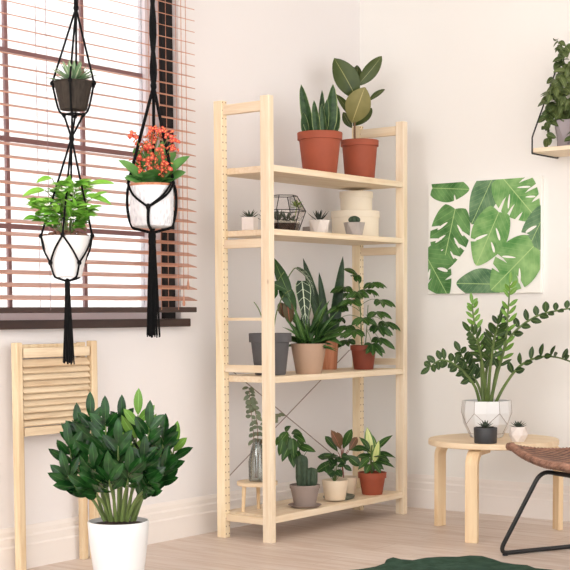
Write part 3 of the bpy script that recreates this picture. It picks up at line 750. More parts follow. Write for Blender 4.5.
cb = V((*spot(346, -.245, 0)[0][:2], ct.z)); tb = spot(346, -.245, 0)[1]; h = Z(477, tb)-cb.z
r = T('potted_bronze_leaf_plant', 'plant with long bronze and green leaves in the rear cream pot', 'plant', cb)
pot(r, cb, 11.5*tb/F, 8.5*tb/F, h, 'cream', 0)
m = M(); ms = M(); mr = M()
for a, b, w, br in (((338, 452), (325, 436), 8, 0), ((341, 450), (331, 430), 8.5, 1), ((345, 445), (350, 432), 9, 0), ((343, 449), (352, 429), 9, 0), ((336, 455), (318, 457), 6, 0), ((348, 450), (366, 448), 7, 0), ((346, 455), (360, 466), 10, 0), ((337, 460), (316, 472), 9, 0), ((342, 446), (337, 432), 7, 1), ((349, 451), (357, 437), 8, 1)):
    stem(ms, tb, [(344, 480), (342, 462), a], .002, .0016, 5)
    lf(mr if br else m, tb, a, b, w, (0, rnd(-.05, .03)), prof='obov', n=-FWD+UP*.5, bend=.12, seg=8)
ms.build('stems', 'stemr', r); m.build('foliage', 'green', r); mr.build('bronze_leaves', 'pinkrib', r, label='pinkish bronze leaves')
c, t = spot(372, -.335, ZB[0]); k = t/F; h = Z(472.5, t)-ZB[0]
r = T('potted_dieffenbachia', 'dieffenbachia with yellow-cream centred leaves in terracotta pot on the bottom board', 'plant', c)
pot(r, c, 14.5*k, 10.3*k, h, 'terra', .026, .005)
m = M(); stem(m, t, [(372, 476), (371, 460), (372, 445)], .006, .004); m.build('stem', 'stem', r)
m = M()
for a, b, w, d in (((371, 455), (367, 427), 11, (0, .02)), ((374, 462), (379, 440), 9, (-.02, -.05)), ((375, 450), (369, 432), 8, (0, .04))): lf(m, t, a, b, w, d, prof='ovate', n=-FWD+UP*.2, bend=.1, seg=10)
m.build('cream_leaves', 'dieff', r, label='cream-yellow leaves edged with green')
m = M(); random.seed(8)
for a, b, w in (((374, 452), (393, 435), 7), ((371, 452), (351, 447), 6), ((370, 458), (358, 470), 8), ((374, 455), (396, 458), 8), ((373, 460), (395, 468), 7), ((372, 462), (384, 470), 8), ((369, 458), (356, 457), 8), ((370, 464), (365, 475), 8), ((374, 464), (381, 474), 7),
                ((372, 455), (360, 463), 9), ((373, 456), (386, 457), 9), ((371, 462), (372, 474), 8), ((370, 450), (359, 437), 6), ((375, 456), (390, 462), 8)):
    lf(m, t, a, b, w, (rnd(-.03, .03), rnd(-.08, .05)), prof='lance', n=-FWD*.8+UP*.7, bend=.2, seg=8, fold=.3)
m.build('foliage', 'green', r)
# ================================================================== hanging plants in macrame
def cordm(root, paths, r=.0038, name='cord', tw=False):
    for P in paths:
        m = M()
        if tw:                                     # twisted pair of strands
            Q = catmull(P, 14)
            for ph in (0, math.pi):
                R = []
                for i, p in enumerate(Q):
                    d = (Q[min(i+1, len(Q)-1)]-Q[max(i-1, 0)]).normalized(); _, s1, u1 = basis(d, V((1, .3, 0))); a = i*.75+ph; R.append(p+(s1*math.cos(a)+u1*math.sin(a))*r*.75)
                m.tube(R, r, 6)
        else: m.tube(catmull(P, 6), r, 7)
        m.build(name, 'cord', root)
def knot(root, p, r=.0085, sc=(1, 1, 1.1)): M().ball(p, r, 10, 7, sc, .06).build('knot', 'cord', root)
def tassel(root, p0, t, y0, y1, w0, w1):
    """wrapped neck and loose hanging strands"""
    c = p0; L = Z(y0, t)-Z(y1, t)
    m = M(); m.lathe(V((c.x, c.y, Z(y0, t)-.05*1)), [(w0*.5, -.0), (w0*.55, .01), (w0*.5, .02), (w0*.55, .03), (w0*.5, .045), (.003, .05)], 12); m.build('tassel_wrap', 'cord', root)
    m = M(); zt0 = Z(y0, t)-.045; zb0 = Z(y1, t)
    for i in range(34):
        a = i*2.4; q = math.sqrt((i+.5)/34); o0 = V((math.cos(a), math.sin(a), 0))*q*w0*.42; o1 = V((math.cos(a), math.sin(a), 0))*q*w1*.5+jit(.002)
        b = V((c.x, c.y, 0)); m.tube([b+o0+V((0, 0, zt0)), b+(o0*.5+o1*.5)+V((0, 0, (zt0+zb0)/2))+jit(.001), b+o1+V((0, 0, zb0+rnd(0, .012)))], .0026, 5)
    m.build('tassel', 'cord', root)
CZ = 2.699
# ---- left: two tier hanger
D = 4.62
top = V((*S(76, 0, D)[:2], 0)); axis = lambda py, px: S(px, py, D)
h1 = T('macrame_hanger', 'black two-tier macrame plant hanger on the left, ending in a tassel', 'plant hanger', V((top.x, top.y, CZ)), 'black macrame hangers')
P0 = S(76, 8, D); hookp = V((P0.x, P0.y, CZ))
def hook(root, p):
    m = M(); m.lathe(p-V((0, 0, .006)), [(.016, 0), (.018, .002), (.018, .006)], 16)
    m.tube([p-V((0, 0, .006)), p-V((0, 0, .03))]+[p-V((0, 0, .046))+V((math.sin(a)*.014, 0, math.cos(a)*.014)) for a in [i*.5 for i in range(0, 10)]], .003, 6); m.build('ceiling_hook', 'black', root)
hook(h1, hookp)
cordm(h1, [[hookp-V((0, 0, .055))+RGT*s_*.004, (hookp+P0)/2+RGT*s_*.005, P0+RGT*s_*.003] for s_ in (-1, 1)], .004)
knot(h1, P0, .009)
k = D/F
c1 = S(73.5, 110, D); rt1 = 19.5*k; rb1 = 13.5*k; zr1 = Z(82, D)
def around(c, rr, a, z): return V((c.x, c.y, z))+(RGT*math.cos(a)+FWD*math.sin(a))*rr
angs = (math.pi, 0, -math.pi/2, math.pi/2)
J1 = S(71.5, 138, D)
for a in angs:
    rim = around(c1, rt1+.004, a, zr1); low = around(c1, rb1+.005, a, c1.z+.004); lk = around(c1, rb1*.7, a, Z(114, D))
    cordm(h1, [[P0, (P0+rim)/2, rim], [rim, low, lk], [lk, lk*.4+J1*.6+RGT*(c1.x*0), J1]], .0036)
    knot(h1, rim, .0075); knot(h1, lk, .007)
cordm(h1, [[around(c1, rb1*.72, angs[q], Z(113, D)) for q in o] for o in ((0, 2), (2, 1), (1, 3), (3, 0))], .003)
knot(h1, J1, .009, (1, 1, 1.8))
p = T('hanging_succulent_pot', 'pale green succulent in a small dark wooden bucket, upper tier of the left hanger', 'plant', c1)
pot(p, c1, rt1, rb1, Z(80.5, D)-c1.z, 'dwood', .006, .001)
for a in (math.pi-.12, .12): M().tube([around(c1, rt1+.001, a, Z(86, D)), around(c1, rt1+.001, a, Z(79, D))], .006, 8).build('handle_stub', 'dwood', p)
b0 = c1+V((0, 0, Z(82, D)-c1.z))
rosette(p, b0, 30, .098, .026, 'succ', .15, .043, 'lance', 'rosette', .35, -.06)
# lower pot
c2 = S(67.3, 277, D); rt2 = 24*k; rb2 = 14.5*k; zr2 = Z(235, D)
J2 = V((c2.x, c2.y, Z(280, D)))
for a in angs:
    rim = around(c2, rt2+.005, a, zr2+.001)
    cordm(h1, [[J1, (J1+rim)/2, rim]], .0036); knot(h1, rim, .0075)
for a in [x+math.pi/4 for x in angs]:
    kn = around(c2, (rt2*.42+rb2*.58)+.006, a, Z(262, D)); bt = around(c2, rb2*.8, a, c2.z-.005)
    l_, r_ = around(c2, rt2+.005, a-math.pi/4, zr2), around(c2, rt2+.005, a+math.pi/4, zr2)
    mid = lambda q, dl: around(c2, (rt2*.72+rb2*.28)+.006, a+dl, Z(249, D))
    cordm(h1, [[l_, mid(0, -.4), kn], [r_, mid(0, .4), kn], [kn, around(c2, rb2+.006, a, c2.z+.006), bt, J2]], .0033); knot(h1, kn, .0075)
tassel(h1, J2, D, 277, 363, .017, .040)
p = T('hanging_jasmine_pot', 'leafy white-flowering plant in a glossy white tapered pot, lower tier of the left hanger', 'plant', c2)
pot(p, c2, rt2, rb2, zr2-c2.z, 'white', 0, wall=.004, soil='soil')
m = M(); random.seed(21)
for i in range(90):
    a = rnd(0, 6.3); q = math.sqrt(rnd(0, 1))*rt2*.88; m.ball(c2+V((q*math.cos(a), q*math.sin(a), zr2-c2.z-.006+.020*(1-(q/rt2)**2)+rnd(0, .004))), rnd(.005, .009), 6, 4, (1, 1, .6), .25)
m.build('bark_chips', 'bark', p)
m = M(); ms = M(); mb = M()
for i in range(21):
    a = i*2.4; b = c2+V((math.cos(a)*.02, math.sin(a)*.02, zr2-c2.z)); rr = rnd(.03, .125); tp = V((c2.x, c2.y, 0))+V((math.cos(a)*rr, math.sin(a)*rr, Z(rnd(172, 210), D)-rr*.25))
    Q = bez(b, V((b.x*.8+tp.x*.2, b.y*.8+tp.y*.2, tp.z-.03)), tp, 7); ms.tube(Q, [.0022-.0001*j for j in range(8)], 5)
    for j in range(3, 8):
        for w_ in range(3 if j < 7 else 6):
            d = V((math.cos(a+rnd(-2, 2)), math.sin(a+rnd(-2, 2)), rnd(-.2, .45))); q = Q[j]+jit(.006); L = rnd(.032, .056)
            m.leaf(q, q+d.normalized()*L, L*.5, n=UP*1-FWD*.4+jit(.4), prof='ovate', fold=.25, bend=.1, seg=6)
    if 1:
        q = Q[5]+V((0, 0, .008))-FWD*.03+RGT*rnd(-.02, .02)
        for w_ in range(5): d = V((math.cos(w_*1.256), math.sin(w_*1.256), .3)); mb.leaf(q, q+d*.011, .009, n=UP-FWD, seg=4)
for a_, b_, w_ in (((45, 190), (22, 197), 12), ((88, 185), (115, 184), 11), ((85, 195), (112, 205), 10), ((52, 178), (36, 183), 10), ((48, 205), (30, 209), 9), ((90, 200), (108, 192), 9)):
    ms.tube([S(68, 212, D), S(*a_, D)], .0014, 4); lf(m, D, a_, b_, w_, (0, -.02), prof='ovate', n=UP-FWD*.7, bend=.12)
ms.build('stems', 'stem', p); m.build('foliage', 'bright', p); mb.build('blossoms', 'blos', p)
# ---- right: one pot hanger
D = 4.95; k = D/F
P0 = S(153.5, 86, D); tp = V((P0.x, P0.y, CZ))
h2 = T('macrame_hanger', 'black macrame plant hanger on the right with twisted upper cord and tassel', 'plant hanger', tp, 'black macrame hangers')
hook(h2, tp)
cordm(h2, [[tp-V((0, 0, .055)), (tp+P0)/2, P0]], .0075, 'twisted_cord', True)
knot(h2, P0, .0115, (1, 1, 1.5))
c3 = S(152, 227.5, D); r3 = 22*k; z3 = Z(184, D); H3 = z3-c3.z
J3 = V((c3.x, c3.y, Z(232, D)))
for i, a in enumerate((math.pi+.3, -.3, math.pi/2)):
    rim = around(c3, r3+.006, a, z3-.0)
    cordm(h2, [[P0, (P0+rim)/2, rim]], .0058)
for a in (math.pi, 0, math.pi/2):
    cordm(h2, [[around(c3, r3*.98, a, z3+.004), around(c3, r3+.007, a, z3-.025), around(c3, r3+.007, a, z3-.09), around(c3, r3*.9, a, c3.z+.004), around(c3, r3*.55, a, c3.z-.008), J3]], .0052)
yj = around(c3, r3+.007, -math.pi/2-.05, Z(208, D))
cordm(h2, [[around(c3, r3+.006, math.pi+.3, z3), around(c3, r3+.008, math.pi+.85, Z(196, D)), yj], [around(c3, r3+.006, -.3, z3), around(c3, r3+.008, -.85, Z(196, D)), yj],
           [around(c3, r3+.005, -.5, z3), around(c3, r3+.0075, -1.0, Z(196, D)), yj]], .0042)
cordm(h2, [[yj, around(c3, r3+.0085, -math.pi/2-.05, c3.z+.01), around(c3, r3*.55, -math.pi/2, c3.z-.009), J3]], .0055); knot(h2, yj, .0085, (1, 1, 1.5))
tassel(h2, J3, D, 230, 337, .026, .052)
p = T('hanging_kalanchoe_pot', 'coral-flowered kalanchoe in a ribbed white pot with a tan rim, in the right hanger', 'plant', c3)
s = N('woven_white_ceramic'); co = s.coord((1, 1, 1)); wv = s.n('ShaderNodeTexVoronoi'); wv.inputs['Scale'].default_value = 90; s.l(s.coord((1, 1, .45)), wv.inputs['Vector'])
s.col(s.ramp(wv.outputs['Distance'], [(.0, lin((204, 204, 211))), (.6, lin((234, 234, 238)))])); s.set(.6, .4); s.bump(wv.outputs['Distance'], .8, .006); MT['woven'] = s.m
q = r3
M().lathe(c3, [(q*.72, 0), (q*.88, .004), (q*.95, .016), (q*.985, H3*.3), (q, H3*.7), (q*.97, H3-.006), (q*.92, H3-.006), (q*.9, H3-.02)], 48, True, True).build('pot', 'woven', p)
M().lathe(c3+V((0, 0, H3-.006)), [(q*.98, 0), (q*.985, .008), (q*.93, .008), (q*.92, 0)], 48, False, False).build('pot_rim', 'vasew', p, label='thin tan rim')
m = M(); mf = M(); mc = M(); ms = M(); random.seed(31)
for a_, b_, w_ in (((150, 186), (118, 160), 12), ((150, 186), (124, 178), 12), ((156, 186), (190, 156), 13), ((158, 186), (186, 172), 13), ((152, 188), (151, 175), 20), ((146, 186), (126, 168), 10), ((160, 186), (182, 163), 10), ((150, 186), (138, 172), 13), ((158, 186), (172, 171), 13), ((156, 186), (166, 180), 14), ((146, 186), (140, 180), 13)):
    lf(m, D, a_, b_, w_, (0, rnd(-.07, .0)), prof='obov', n=UP-FWD*1.1, bend=.14, fold=.15, seg=8)
for i in range(22):
    a = i*2.4; L = rnd(.06, .11); b = V((c3.x, c3.y, z3)); d = V((math.cos(a), math.sin(a), rnd(.1, .45))).normalized(); m.leaf(b, b+d*L, L*.5, n=UP*1-d*.3, prof='obov', fold=.15, bend=.12, seg=7)
m.build('foliage', 'kal', p)
mk_ = M(); heads = [(133, 133), (140, 140), (152, 130), (157, 136), (150, 145), (170, 133), (174, 138), (140, 155), (134, 162), (146, 160), (153, 155), (160, 148), (165, 155), (148, 168), (156, 168), (162, 163), (168, 165), (139, 168), (151, 174), (164, 172), (143, 147), (160, 128), (172, 146), (151, 138)]
for a_, b_, w_ in (((146, 170), (134, 148), 11), ((158, 170), (164, 140), 10), ((150, 165), (146, 140), 9), ((160, 172), (176, 152), 11), ((153, 172), (156, 152), 10), ((144, 174), (137, 160), 10)):
    lf(mk_, D, a_, b_, w_, (.03, .05), prof='obov', n=UP-FWD*1.1, bend=.1, fold=.15, seg=8)
mk_.build('upper_leaves', 'kal', p)
for x, y in heads:
    hp = S(x, y+2, D+rnd(-.09, .02)); ms.tube(bez(V((c3.x, c3.y, z3)), V((hp.x*.6+c3.x*.4, hp.y*.6+c3.y*.4, hp.z-.02)), hp, 5), .0016, 4)
    mf = M(); mc = M()
    for j in range(13):
        f = hp+V((rnd(-1, 1), rnd(-1, 1), rnd(-.6, .9)))*.016; up = (f-hp+UP*.01-FWD*.014).normalized(); _, s1, u1 = basis(up, V((.3, 1, 0)))
        for w_ in range(4): d = s1*math.cos(w_*1.571+j)+u1*math.sin(w_*1.571+j); mf.leaf(f, f+d*.0078+up*.002, .0085, n=up, seg=3, fold=.1)
        mc.ball(f+up*.002, .0027, 5, 3)
    oc = mf.build('flower_cluster', 'coral', p); mc.build('flower_centres', 'petalc', p, parent=oc)
ms.build('flower_stems', 'stem', p)
# ================================================================== zz plants
def zzstem(m, ms, P, r0, n0, L, w, n_pairs, tipl=1, spread=.75, face=None, up=.55, start=.3, alt=True, my=None, young=0, lift_=0):
    """fleshy stem through the points P with leaflets in two rows"""
    Q = catmull(P, 8); N_ = len(Q); ms.tube(Q, [r0*(1-.75*i/(N_-1))+.0012 for i in range(N_)], 7)
    for j in range(n_pairs):
        f = start+(1-start)*(j+.3)/n_pairs; i = min(N_-2, int(f*(N_-1))); q = Q[i]; d = (Q[i+1]-Q[max(0, i-1)]).normalized()
        nn = V(face) if face else (-FWD*.8+UP*.5); nn = (nn-d*nn.dot(d)).normalized(); sd = d.cross(nn)
        for sg in (-1, 1):
            v = (d*up+sd*sg*spread+nn*rnd(.0, .35)+jit(.10)+UP*lift_).normalized()
            if lift_ > .4 and v.z < .0: v.z = rnd(.0, .3); v.normalize()
            LL = L*rnd(.85, 1.1)*(1-.3*max(0, f-.7)/.3)
            (my if my and f > 1-young else m).leaf(q+d*(.006*sg), q+d*(.006*sg)+v*LL, w*rnd(.85, 1.1), n=nn+sd*sg*rnd(-.3, .6)+jit(.2)+(RGT*rnd(-1, 1) if lift_ == .45 else RGT*0), prof='ell', fold=.22, bend=.08, seg=7)
    if tipl: (my or m).leaf(Q[-1], Q[-1]+(Q[-1]-Q[-3]).normalized()*L, w*.9, n=-FWD, prof='ell', fold=.22, bend=.05, seg=7)
D = 4.6; k = D/F; fz = .0
cb = CAM+sdir(118.5, 535)*D; cz = V((cb.x, cb.y, 0)); zr = Z(519.5, D)
r = T('potted_zz_plant', 'large glossy zz plant in a plain white pot on the floor in the foreground', 'plant', cz)
rt = 31*k
M().lathe(cz, [(rt*.66, 0), (rt*.70, .004), (rt*.86, zr*.4), (rt*.96, zr*.75), (rt, zr-.003), (rt-.002, zr), (rt-.005, zr), (rt-.007, zr-.02)], 56, True, False).build('pot', 'white', r)
M().lathe(cz, [(rt-.007, zr-.014), (rt*.5, zr-.010), (.001, zr-.008)], 40, False, True).build('soil', 'soil', r)
m = M(); ms = M(); my = M(); random.seed(12)
tips = [(64, 434, 0), (62, 466, -.05), (74, 414, .05), (88, 402, 0), (104, 407, -.08), (122, 405, .08), (140, 398, .04), (152, 412, -.08), (168, 426, 0), (180, 434, .05), (168, 462, -.05), (152, 478, -.1), (84, 474, -.1),
        (118, 432, -.12), (108, 468, -.16), (130, 462, -.16), (92, 458, -.12), (146, 450, -.12), (124, 418, .14), (82, 430, .1), (152, 472, -.12)]
for i, (x, y, dd) in enumerate(tips):
    x = 120+(x-120)*.90; y = 521+(y-521)*.90; bx = 119+(x-119)*.28; bd = dd*.35
    P = [S(bx, 521, D+bd), S(bx+(x-bx)*.35, 521-(521-y)*.45, D+bd+(dd-bd)*.4), S(x*.90+bx*.10, y+(521-y)*.24, D+dd*.95), S(x, y+5, D+dd)]
    far = math.hypot(x-119, y-521)
    zzstem(m, ms, P, .0048, 0, 28*k, 10.5*k, 4, start=.26+.14*(i % 3) if far > 60 else .5, spread=.85, up=.65, lift_=.45, my=my if i in (6, 9) else None, young=.5 if i == 6 else .2)
ms.build('stems', 'stem', r); m.build('foliage', 'zz', r); my.build('young_leaves', 'zzy', r, label='lighter fresh green leaves')
# ================================================================== side table
TC = CAM+FWD*5.80+RGT*.868; ZT = .398
tb = T('side_table', 'low round birch side table with three bent legs', 'table', (TC.x, TC.y, 0))
tcc = V((TC.x, TC.y, 0))
M().lathe(tcc+V((0, 0, ZT-.024)), [(.266, 0), (.270, .003), (.270, .020), (.267, .024)], 64).build('tabletop', 'birch', tb)
for lat, dep, lab in ((.671, 6.02, 0), (.747, 5.56, 0), (1.157, 5.89, 0)):
    ft = CAM+FWD*dep+RGT*lat; ft.z = 0; d = (tcc-ft); d.z = 0; d.normalize(); b = d.cross(UP)
    path = [ft+V((0, 0, 0)), ft+V((0, 0, .15)), ft+V((0, 0, ZT-.024-.0125-.055))]
    cz_ = ft+d*.055+V((0, 0, ZT-.024-.0125-.055))
    for i in range(1, 8): a = math.pi/2*i/7; path.append(cz_-d*.055*math.cos(a)+UP*.055*math.sin(a))
    path.append(path[-1]+d*.10)
    M().strip(path, b, .052, .023).build('leg', 'birch_z', tb, bevel=.002, ang=50)
# big patterned pot with the arching zz plant
t = 5.86; cc = CAM+sdir(487)*t; c = V((cc.x, cc.y, ZT)); k = t/F
r = T('large_zz_plant', 'arching zz plant in white pot with thin dark geometric lines, on the side table', 'plant', c)
h = Z(401.5, t)-ZT; R_ = 25*k
pr = [(R_*.60, 0), (R_*.64, .003), (R_*.93, h*.38), (R_, h*.68), (R_*.97, h-.002), (R_*.96, h)]
M().lathe(c, pr+[(R_*.91, h), (R_*.9, h-.014)], 12, True, False).build('pot', 'white', r, flat=True)
M().lathe(c, [(R_*.9, h-.012), (.001, h-.008)], 12, False, True).build('soil', 'soil', r)
def prad(z):
    for (r0, z0), (r1, z1) in zip(pr, pr[1:]):
        if z0 <= z <= z1: return r0+(r1-r0)*(z-z0)/max(1e-6, z1-z0)
    return pr[-1][0]
m = M()
def pp(i, z): a = 2*math.pi*i/12; return c+V((math.cos(a), math.sin(a), 0))*(prad(z)+.0006)+V((0, 0, z))
for i in range(0, 12, 2):
    m.tube([pp(i, h), pp(i, h*.68)], .0011, 5); m.tube([pp(i+1, h*.12), pp(i+1, h*.38)], .0011, 5)
    for j in (-1, 1): m.tube([pp(i, h*.68), pp(i+j, h*.38)], .0011, 5)
    for j in (-1, 1): m.tube([pp(i, h*.12), pp(i+j, h*.12)], .0009, 5)
m.build('dark_lines', 'taupe', r, label='thin dark hexagonal lines')
m = M(); ms = M(); my = M(); random.seed(17)
def st(P, r0, L, w, n, start, **kk):
    zzstem(m, ms, [S(p[0], p[1], t+(p[2] if len(p) > 2 else 0)) for p in P], r0, 0, L*k, w*k, n, start=start, **kk)
st([(480, 404), (474, 385, -.02), (458, 367, -.03), (442, 360, -.03), (430, 367, -.02)], .006, 12, 6.5, 8, .35, spread=.9, up=.3)
st([(483, 404), (482, 380), (480, 352, .0), (474, 320, .0), (472, 304)], .007, 12, 4.2, 9, .35, spread=.7, up=.8, my=my, young=.5)
st([(490, 404), (497, 375), (505, 345), (508, 312), (510, 285)], .007, 14, 4.5, 10, .3, spread=.7, up=.8, my=my, young=.65)
st([(495, 404), (505, 385, -.02), (520, 366, -.04), (540, 357, -.06), (560, 358, -.08), (585, 368, -.1)], .006, 13, 6.5, 7, .3, spread=.8, up=.4, lift_=.45)
st([(491, 404), (498, 365, .02), (512, 335, .03), (535, 317, .03), (560, 310, .02), (590, 306, 0)], .006, 12, 7, 8, .4, spread=.9, up=.25, lift_=.4)
st([(485, 404), (486, 375, .04), (492, 345, .06), (500, 318, .08)], .007, 16, 5.5, 6, .4, spread=.8, up=.7)
st([(487, 404), (483, 370, -.05), (478, 345, -.1), (470, 332, -.13)], .007, 15, 6, 6, .45, spread=.8, up=.7)
st([(488, 404), (490, 370, -.06), (494, 342, -.1), (498, 325, -.13)], .007, 15, 5.5, 6, .45, spread=.8, up=.7)
st([(484, 404), (478, 385, .04), (468, 368, .06), (460, 352, .08)], .006, 13, 7, 6, .4, spread=.8, up=.5)
ms.build('stems', 'stem', r); m.build('foliage', 'zz2', r); my.build('young_leaves', 'zzy', r, label='lighter fresh green leaves')
# little succulents on the table
t = 5.60; cc = CAM+sdir(486)*t; c = V((cc.x, cc.y, ZT)); k = t/F
r = T('charcoal_succulent_pot', 'small succulent in a charcoal round pot on the side table', 'plant', c)
pot(r, c, 11.8*k, 11.3*k, Z(428.5, t)-ZT, 'charcoal', 0)
rosette(r, c+V((0, 0, Z(429.5, t)-ZT)), 18, .046, .013, 'succd', .15, .07, 'lance')
t = 5.66; cc = CAM+sdir(519)*t; c = V((cc.x, cc.y, ZT)); k = t/F
r = T('white_succulent_pot', 'small succulent in a white faceted pot on the side table', 'plant', c)
vs = []; fs = []; hh = Z(428, t)-ZT; n = 6
rings_ = [(6.5*k, 0, 0), (9.8*k, hh*.45, .5), (8*k, hh, 0), (6.4*k, hh, 0), (6.0*k, hh-.008, 0)]
for rr, z, p_ in rings_:
    for i in range(n): a = .3+(i+p_)*2*math.pi/n; vs.append(c+V((rr*math.cos(a), rr*math.sin(a), z)))
for q_ in range(4):
    for i in range(n):
        j = (i+1) % n; a, b, d, e = q_*n+i, q_*n+j, q_*n+n+i, q_*n+n+j
        if q_ == 0: fs += [(a, b, d), (b, e, d)]
        elif q_ == 1: fs += [(a, e, d), (a, b, e)]
        else: fs.append((a, b, e, d))
fs += [tuple(range(n-1, -1, -1)), tuple(4*n+i for i in range(n))]
M().add(vs, fs).build('pot', 'concw', r, flat=True)
rosette(r, c+V((0, 0, hh-.006)), 16, .046, .012, 'succd', .25, .06, 'lance')
# ================================================================== wall shelf with trailing plant
yw, tw = at_x(557, 0); zs = Z(160, tw); wd = .245
ws = T('wall_shelf', 'pale wooden wall shelf on black wire brackets, high on the right', 'shelf', (0, yw-.35, zs))
M().box((-wd+.004, yw-.70, zs+.005), (-.004, yw+.006, zs+.023)).build('shelf_board', 'pine_y', ws, bevel=.002)
for yy in (yw, yw-.66):
    m = M(); P = [V((-.006, yy, zs)), V((-wd, yy, zs)), V((-wd-.001, yy, zs+.004)), V((-wd-.001, yy, zs+.066)), V((-wd+.004, yy, zs+.075)), V((-.012, yy, zs+.40)), V((-.006, yy, zs+.41)), V((-.004, yy, zs+.38)), V((-.004, yy, zs))]
    m.tube(P, .0035, 7); m.build('wire_bracket', 'black', ws)
xc = -.12; yc, t = at_x(567, xc); c = V((xc, yc, zs+.0235)); k = t/F
r = T('trailing_shelf_plant', 'bushy trailing plant in a lilac-grey faceted pot on the wall shelf', 'plant', c)
hh = Z(122.5, t)-c.z
facet_pot(r, c, 16*k, 10*k, hh, 'lilac', 5, .9)
m = M(); ms = M(); random.seed(41)
def vine(P, n, L, w, droop=.6):
    Q = catmull([S(p[0], p[1], t+(p[2] if len(p) > 2 else 0)) for p in P], 7); ms.tube(Q, .0014, 4)
    for j in range(n):
        i = int((.15+.85*(j+1)/n)*(len(Q)-1)); q = Q[i]+jit(.008)
        for w_ in range(2): d = (RGT*rnd(-1, 1)+FWD*rnd(-1, 1)-UP*rnd(0, droop*2)).normalized(); m.leaf(q, q+d*L*rnd(.8, 1.15)*k, w*k, n=UP*rnd(.3, 1)-FWD*.8+jit(.3), prof='ovate', fold=.25, bend=.12, seg=6)
for P in ([(566, 124), (562, 90), (563, 60), (566, 44)], [(566, 124), (556, 100, -.03), (553, 84, -.05), (549, 100, -.06)], [(566, 124), (560, 108), (550, 106, -.03), (547, 124, -.03), (548, 138, -.02)], [(566, 124), (572, 80), (575, 50)],
          [(566, 124), (560, 95, -.03), (560, 78, -.05)], [(566, 124), (558, 112, -.02), (550, 112, -.03), (548, 118, -.03)], [(566, 124), (574, 100, -.05), (572, 125, -.10), (573, 140, -.10)], [(566, 124), (578, 95), (590, 110), (592, 135)], [(566, 124), (556, 100, .02), (550, 92, .02), (549, 104, .02)],
          [(566, 124), (568, 90, .04), (562, 66, .04), (558, 62, .02)], [(566, 124), (562, 110, -.04), (565, 96, -.06)], [(566, 124), (580, 90), (584, 70)], [(566, 124), (560, 104, .04), (555, 90, .04), (556, 74, .03)], [(566, 124), (565, 80, -.04), (569, 62, -.04)]):
    vine(P, 9, 11, 7)
vine([(563, 60), (560, 48), (557, 40)], 6, 9, 6); ms.build('vines', 'stem', r); m.build('foliage', 'vine', r)
# ================================================================== rattan chair
def cp(lat, dep, z): p = CAM+FWD*dep+RGT*lat; return V((p.x, p.y, z))
ch = T('rattan_chair', 'brown woven rattan chair on black metal sled legs, at the right edge', 'chair', cp(1.25, 5.05, 0))
e1 = RGT*.97+FWD*.24; e2 = RGT*.24-FWD*.97
f1 = RGT*.894+FWD*.449; f2 = RGT*.449-FWD*.894
O = cp(.905, 5.03, 0)               # middle of the front edge
hw_ = .345
s = N('woven_rattan'); u, v = s.uv()
wv = s.math('SINE', s.math('MULTIPLY', u, 150)); wx = s.math('SINE', s.math('MULTIPLY', v, 170))
h_ = s.math('MULTIPLY', wv, wx); nz = s.noise(s.coord(), 30)
c_ = s.ramp(s.math('MULTIPLY_ADD', h_, .35, s.math('MULTIPLY', nz, .8)), [(.1, lin((72, 48, 42))), (.6, lin((168, 126, 106)))])
s.col(c_); s.set(.6, .3); s.bump(h_, .8, .006); MT['rattan'] = s.m
def seatp(a, b):
    """a: 0 front .. 1 back rest top, b: -1 .. 1 across"""
    L = 1.02; x = a*L
    if x < .46: px, z = x, .402-.030*math.sin(math.pi*min(1, x/.5)**.8)-.02*(x/.46)
    else: y = x-.46; px = .46+.10*(1-math.exp(-y*6))+y*.30; z = .372+y*.90
    wd_ = hw_*(1-.10*max(0, a-.5)); rr = 1
    ab = abs(b); cr = math.sqrt(max(0, 1-max(0, (1-a*9))**2)) if a < .111 else 1
    ct = math.sqrt(max(0, 1-max(0, (1-(1-a)*7))**2)) if a > .857 else 1
    wd_ *= .62+.38*min(cr, ct) if a < .111 or a > .857 else 1
    return O+e1*px+e2*(b*wd_)+UP*(z+.018*ab**2.5-.030*(b+1)/2)
m = M(); NA, NB = 44, 24; vs = []; us = []
for i in range(NA+1):
    for j in range(NB+1): vs.append(seatp(i/NA, -1+2*j/NB)); us.append((j/NB, i/NA))
fs = [(i*(NB+1)+j, i*(NB+1)+j+1, (i+1)*(NB+1)+j+1, (i+1)*(NB+1)+j) for i in range(NA) for j in range(NB)]
o = m.add(vs, fs, us).build('seat_shell', 'rattan', ch); sm = o.modifiers.new('thick', 'SOLIDIFY'); sm.thickness = .016; sm.offset = 0
edge = [seatp(0, -1+2*j/NB) for j in range(NB+1)]+[seatp(i/NA, 1) for i in range(1, NA+1)]+[seatp(1, 1-2*j/NB) for j in range(1, NB+1)]+[seatp(i/NA, -1) for i in range(NA-1, 0, -1)]
def resample(P, n):
    P = P+[P[0]]; d = [0]
    for a, b in zip(P, P[1:]): d.append(d[-1]+(b-a).length)
    out = []; j = 0
    for i in range(n):
        s_ = d[-1]*i/n
        while d[j+1] < s_: j += 1
        q = (s_-d[j])/max(1e-9, d[j+1]-d[j]); out.append(P[j]*(1-q)+P[j+1]*q)
    return out
E = resample(edge, 420); m = M()
for ph in (0, 2.09, 4.19):
    R = []
    for i, p_ in enumerate(E):
        d = (E[(i+1) % 420]-E[i-1]).normalized(); _, s1, u1 = basis(d, V((.2, .3, 1))); a = i*2*math.pi*70/420+ph; R.append(p_+(s1*math.cos(a)+u1*math.sin(a))*.0075)
    m.tube(R, .0085, 6, True)
m.build('woven_rim', 'rattan', ch, label='braided rattan rim')
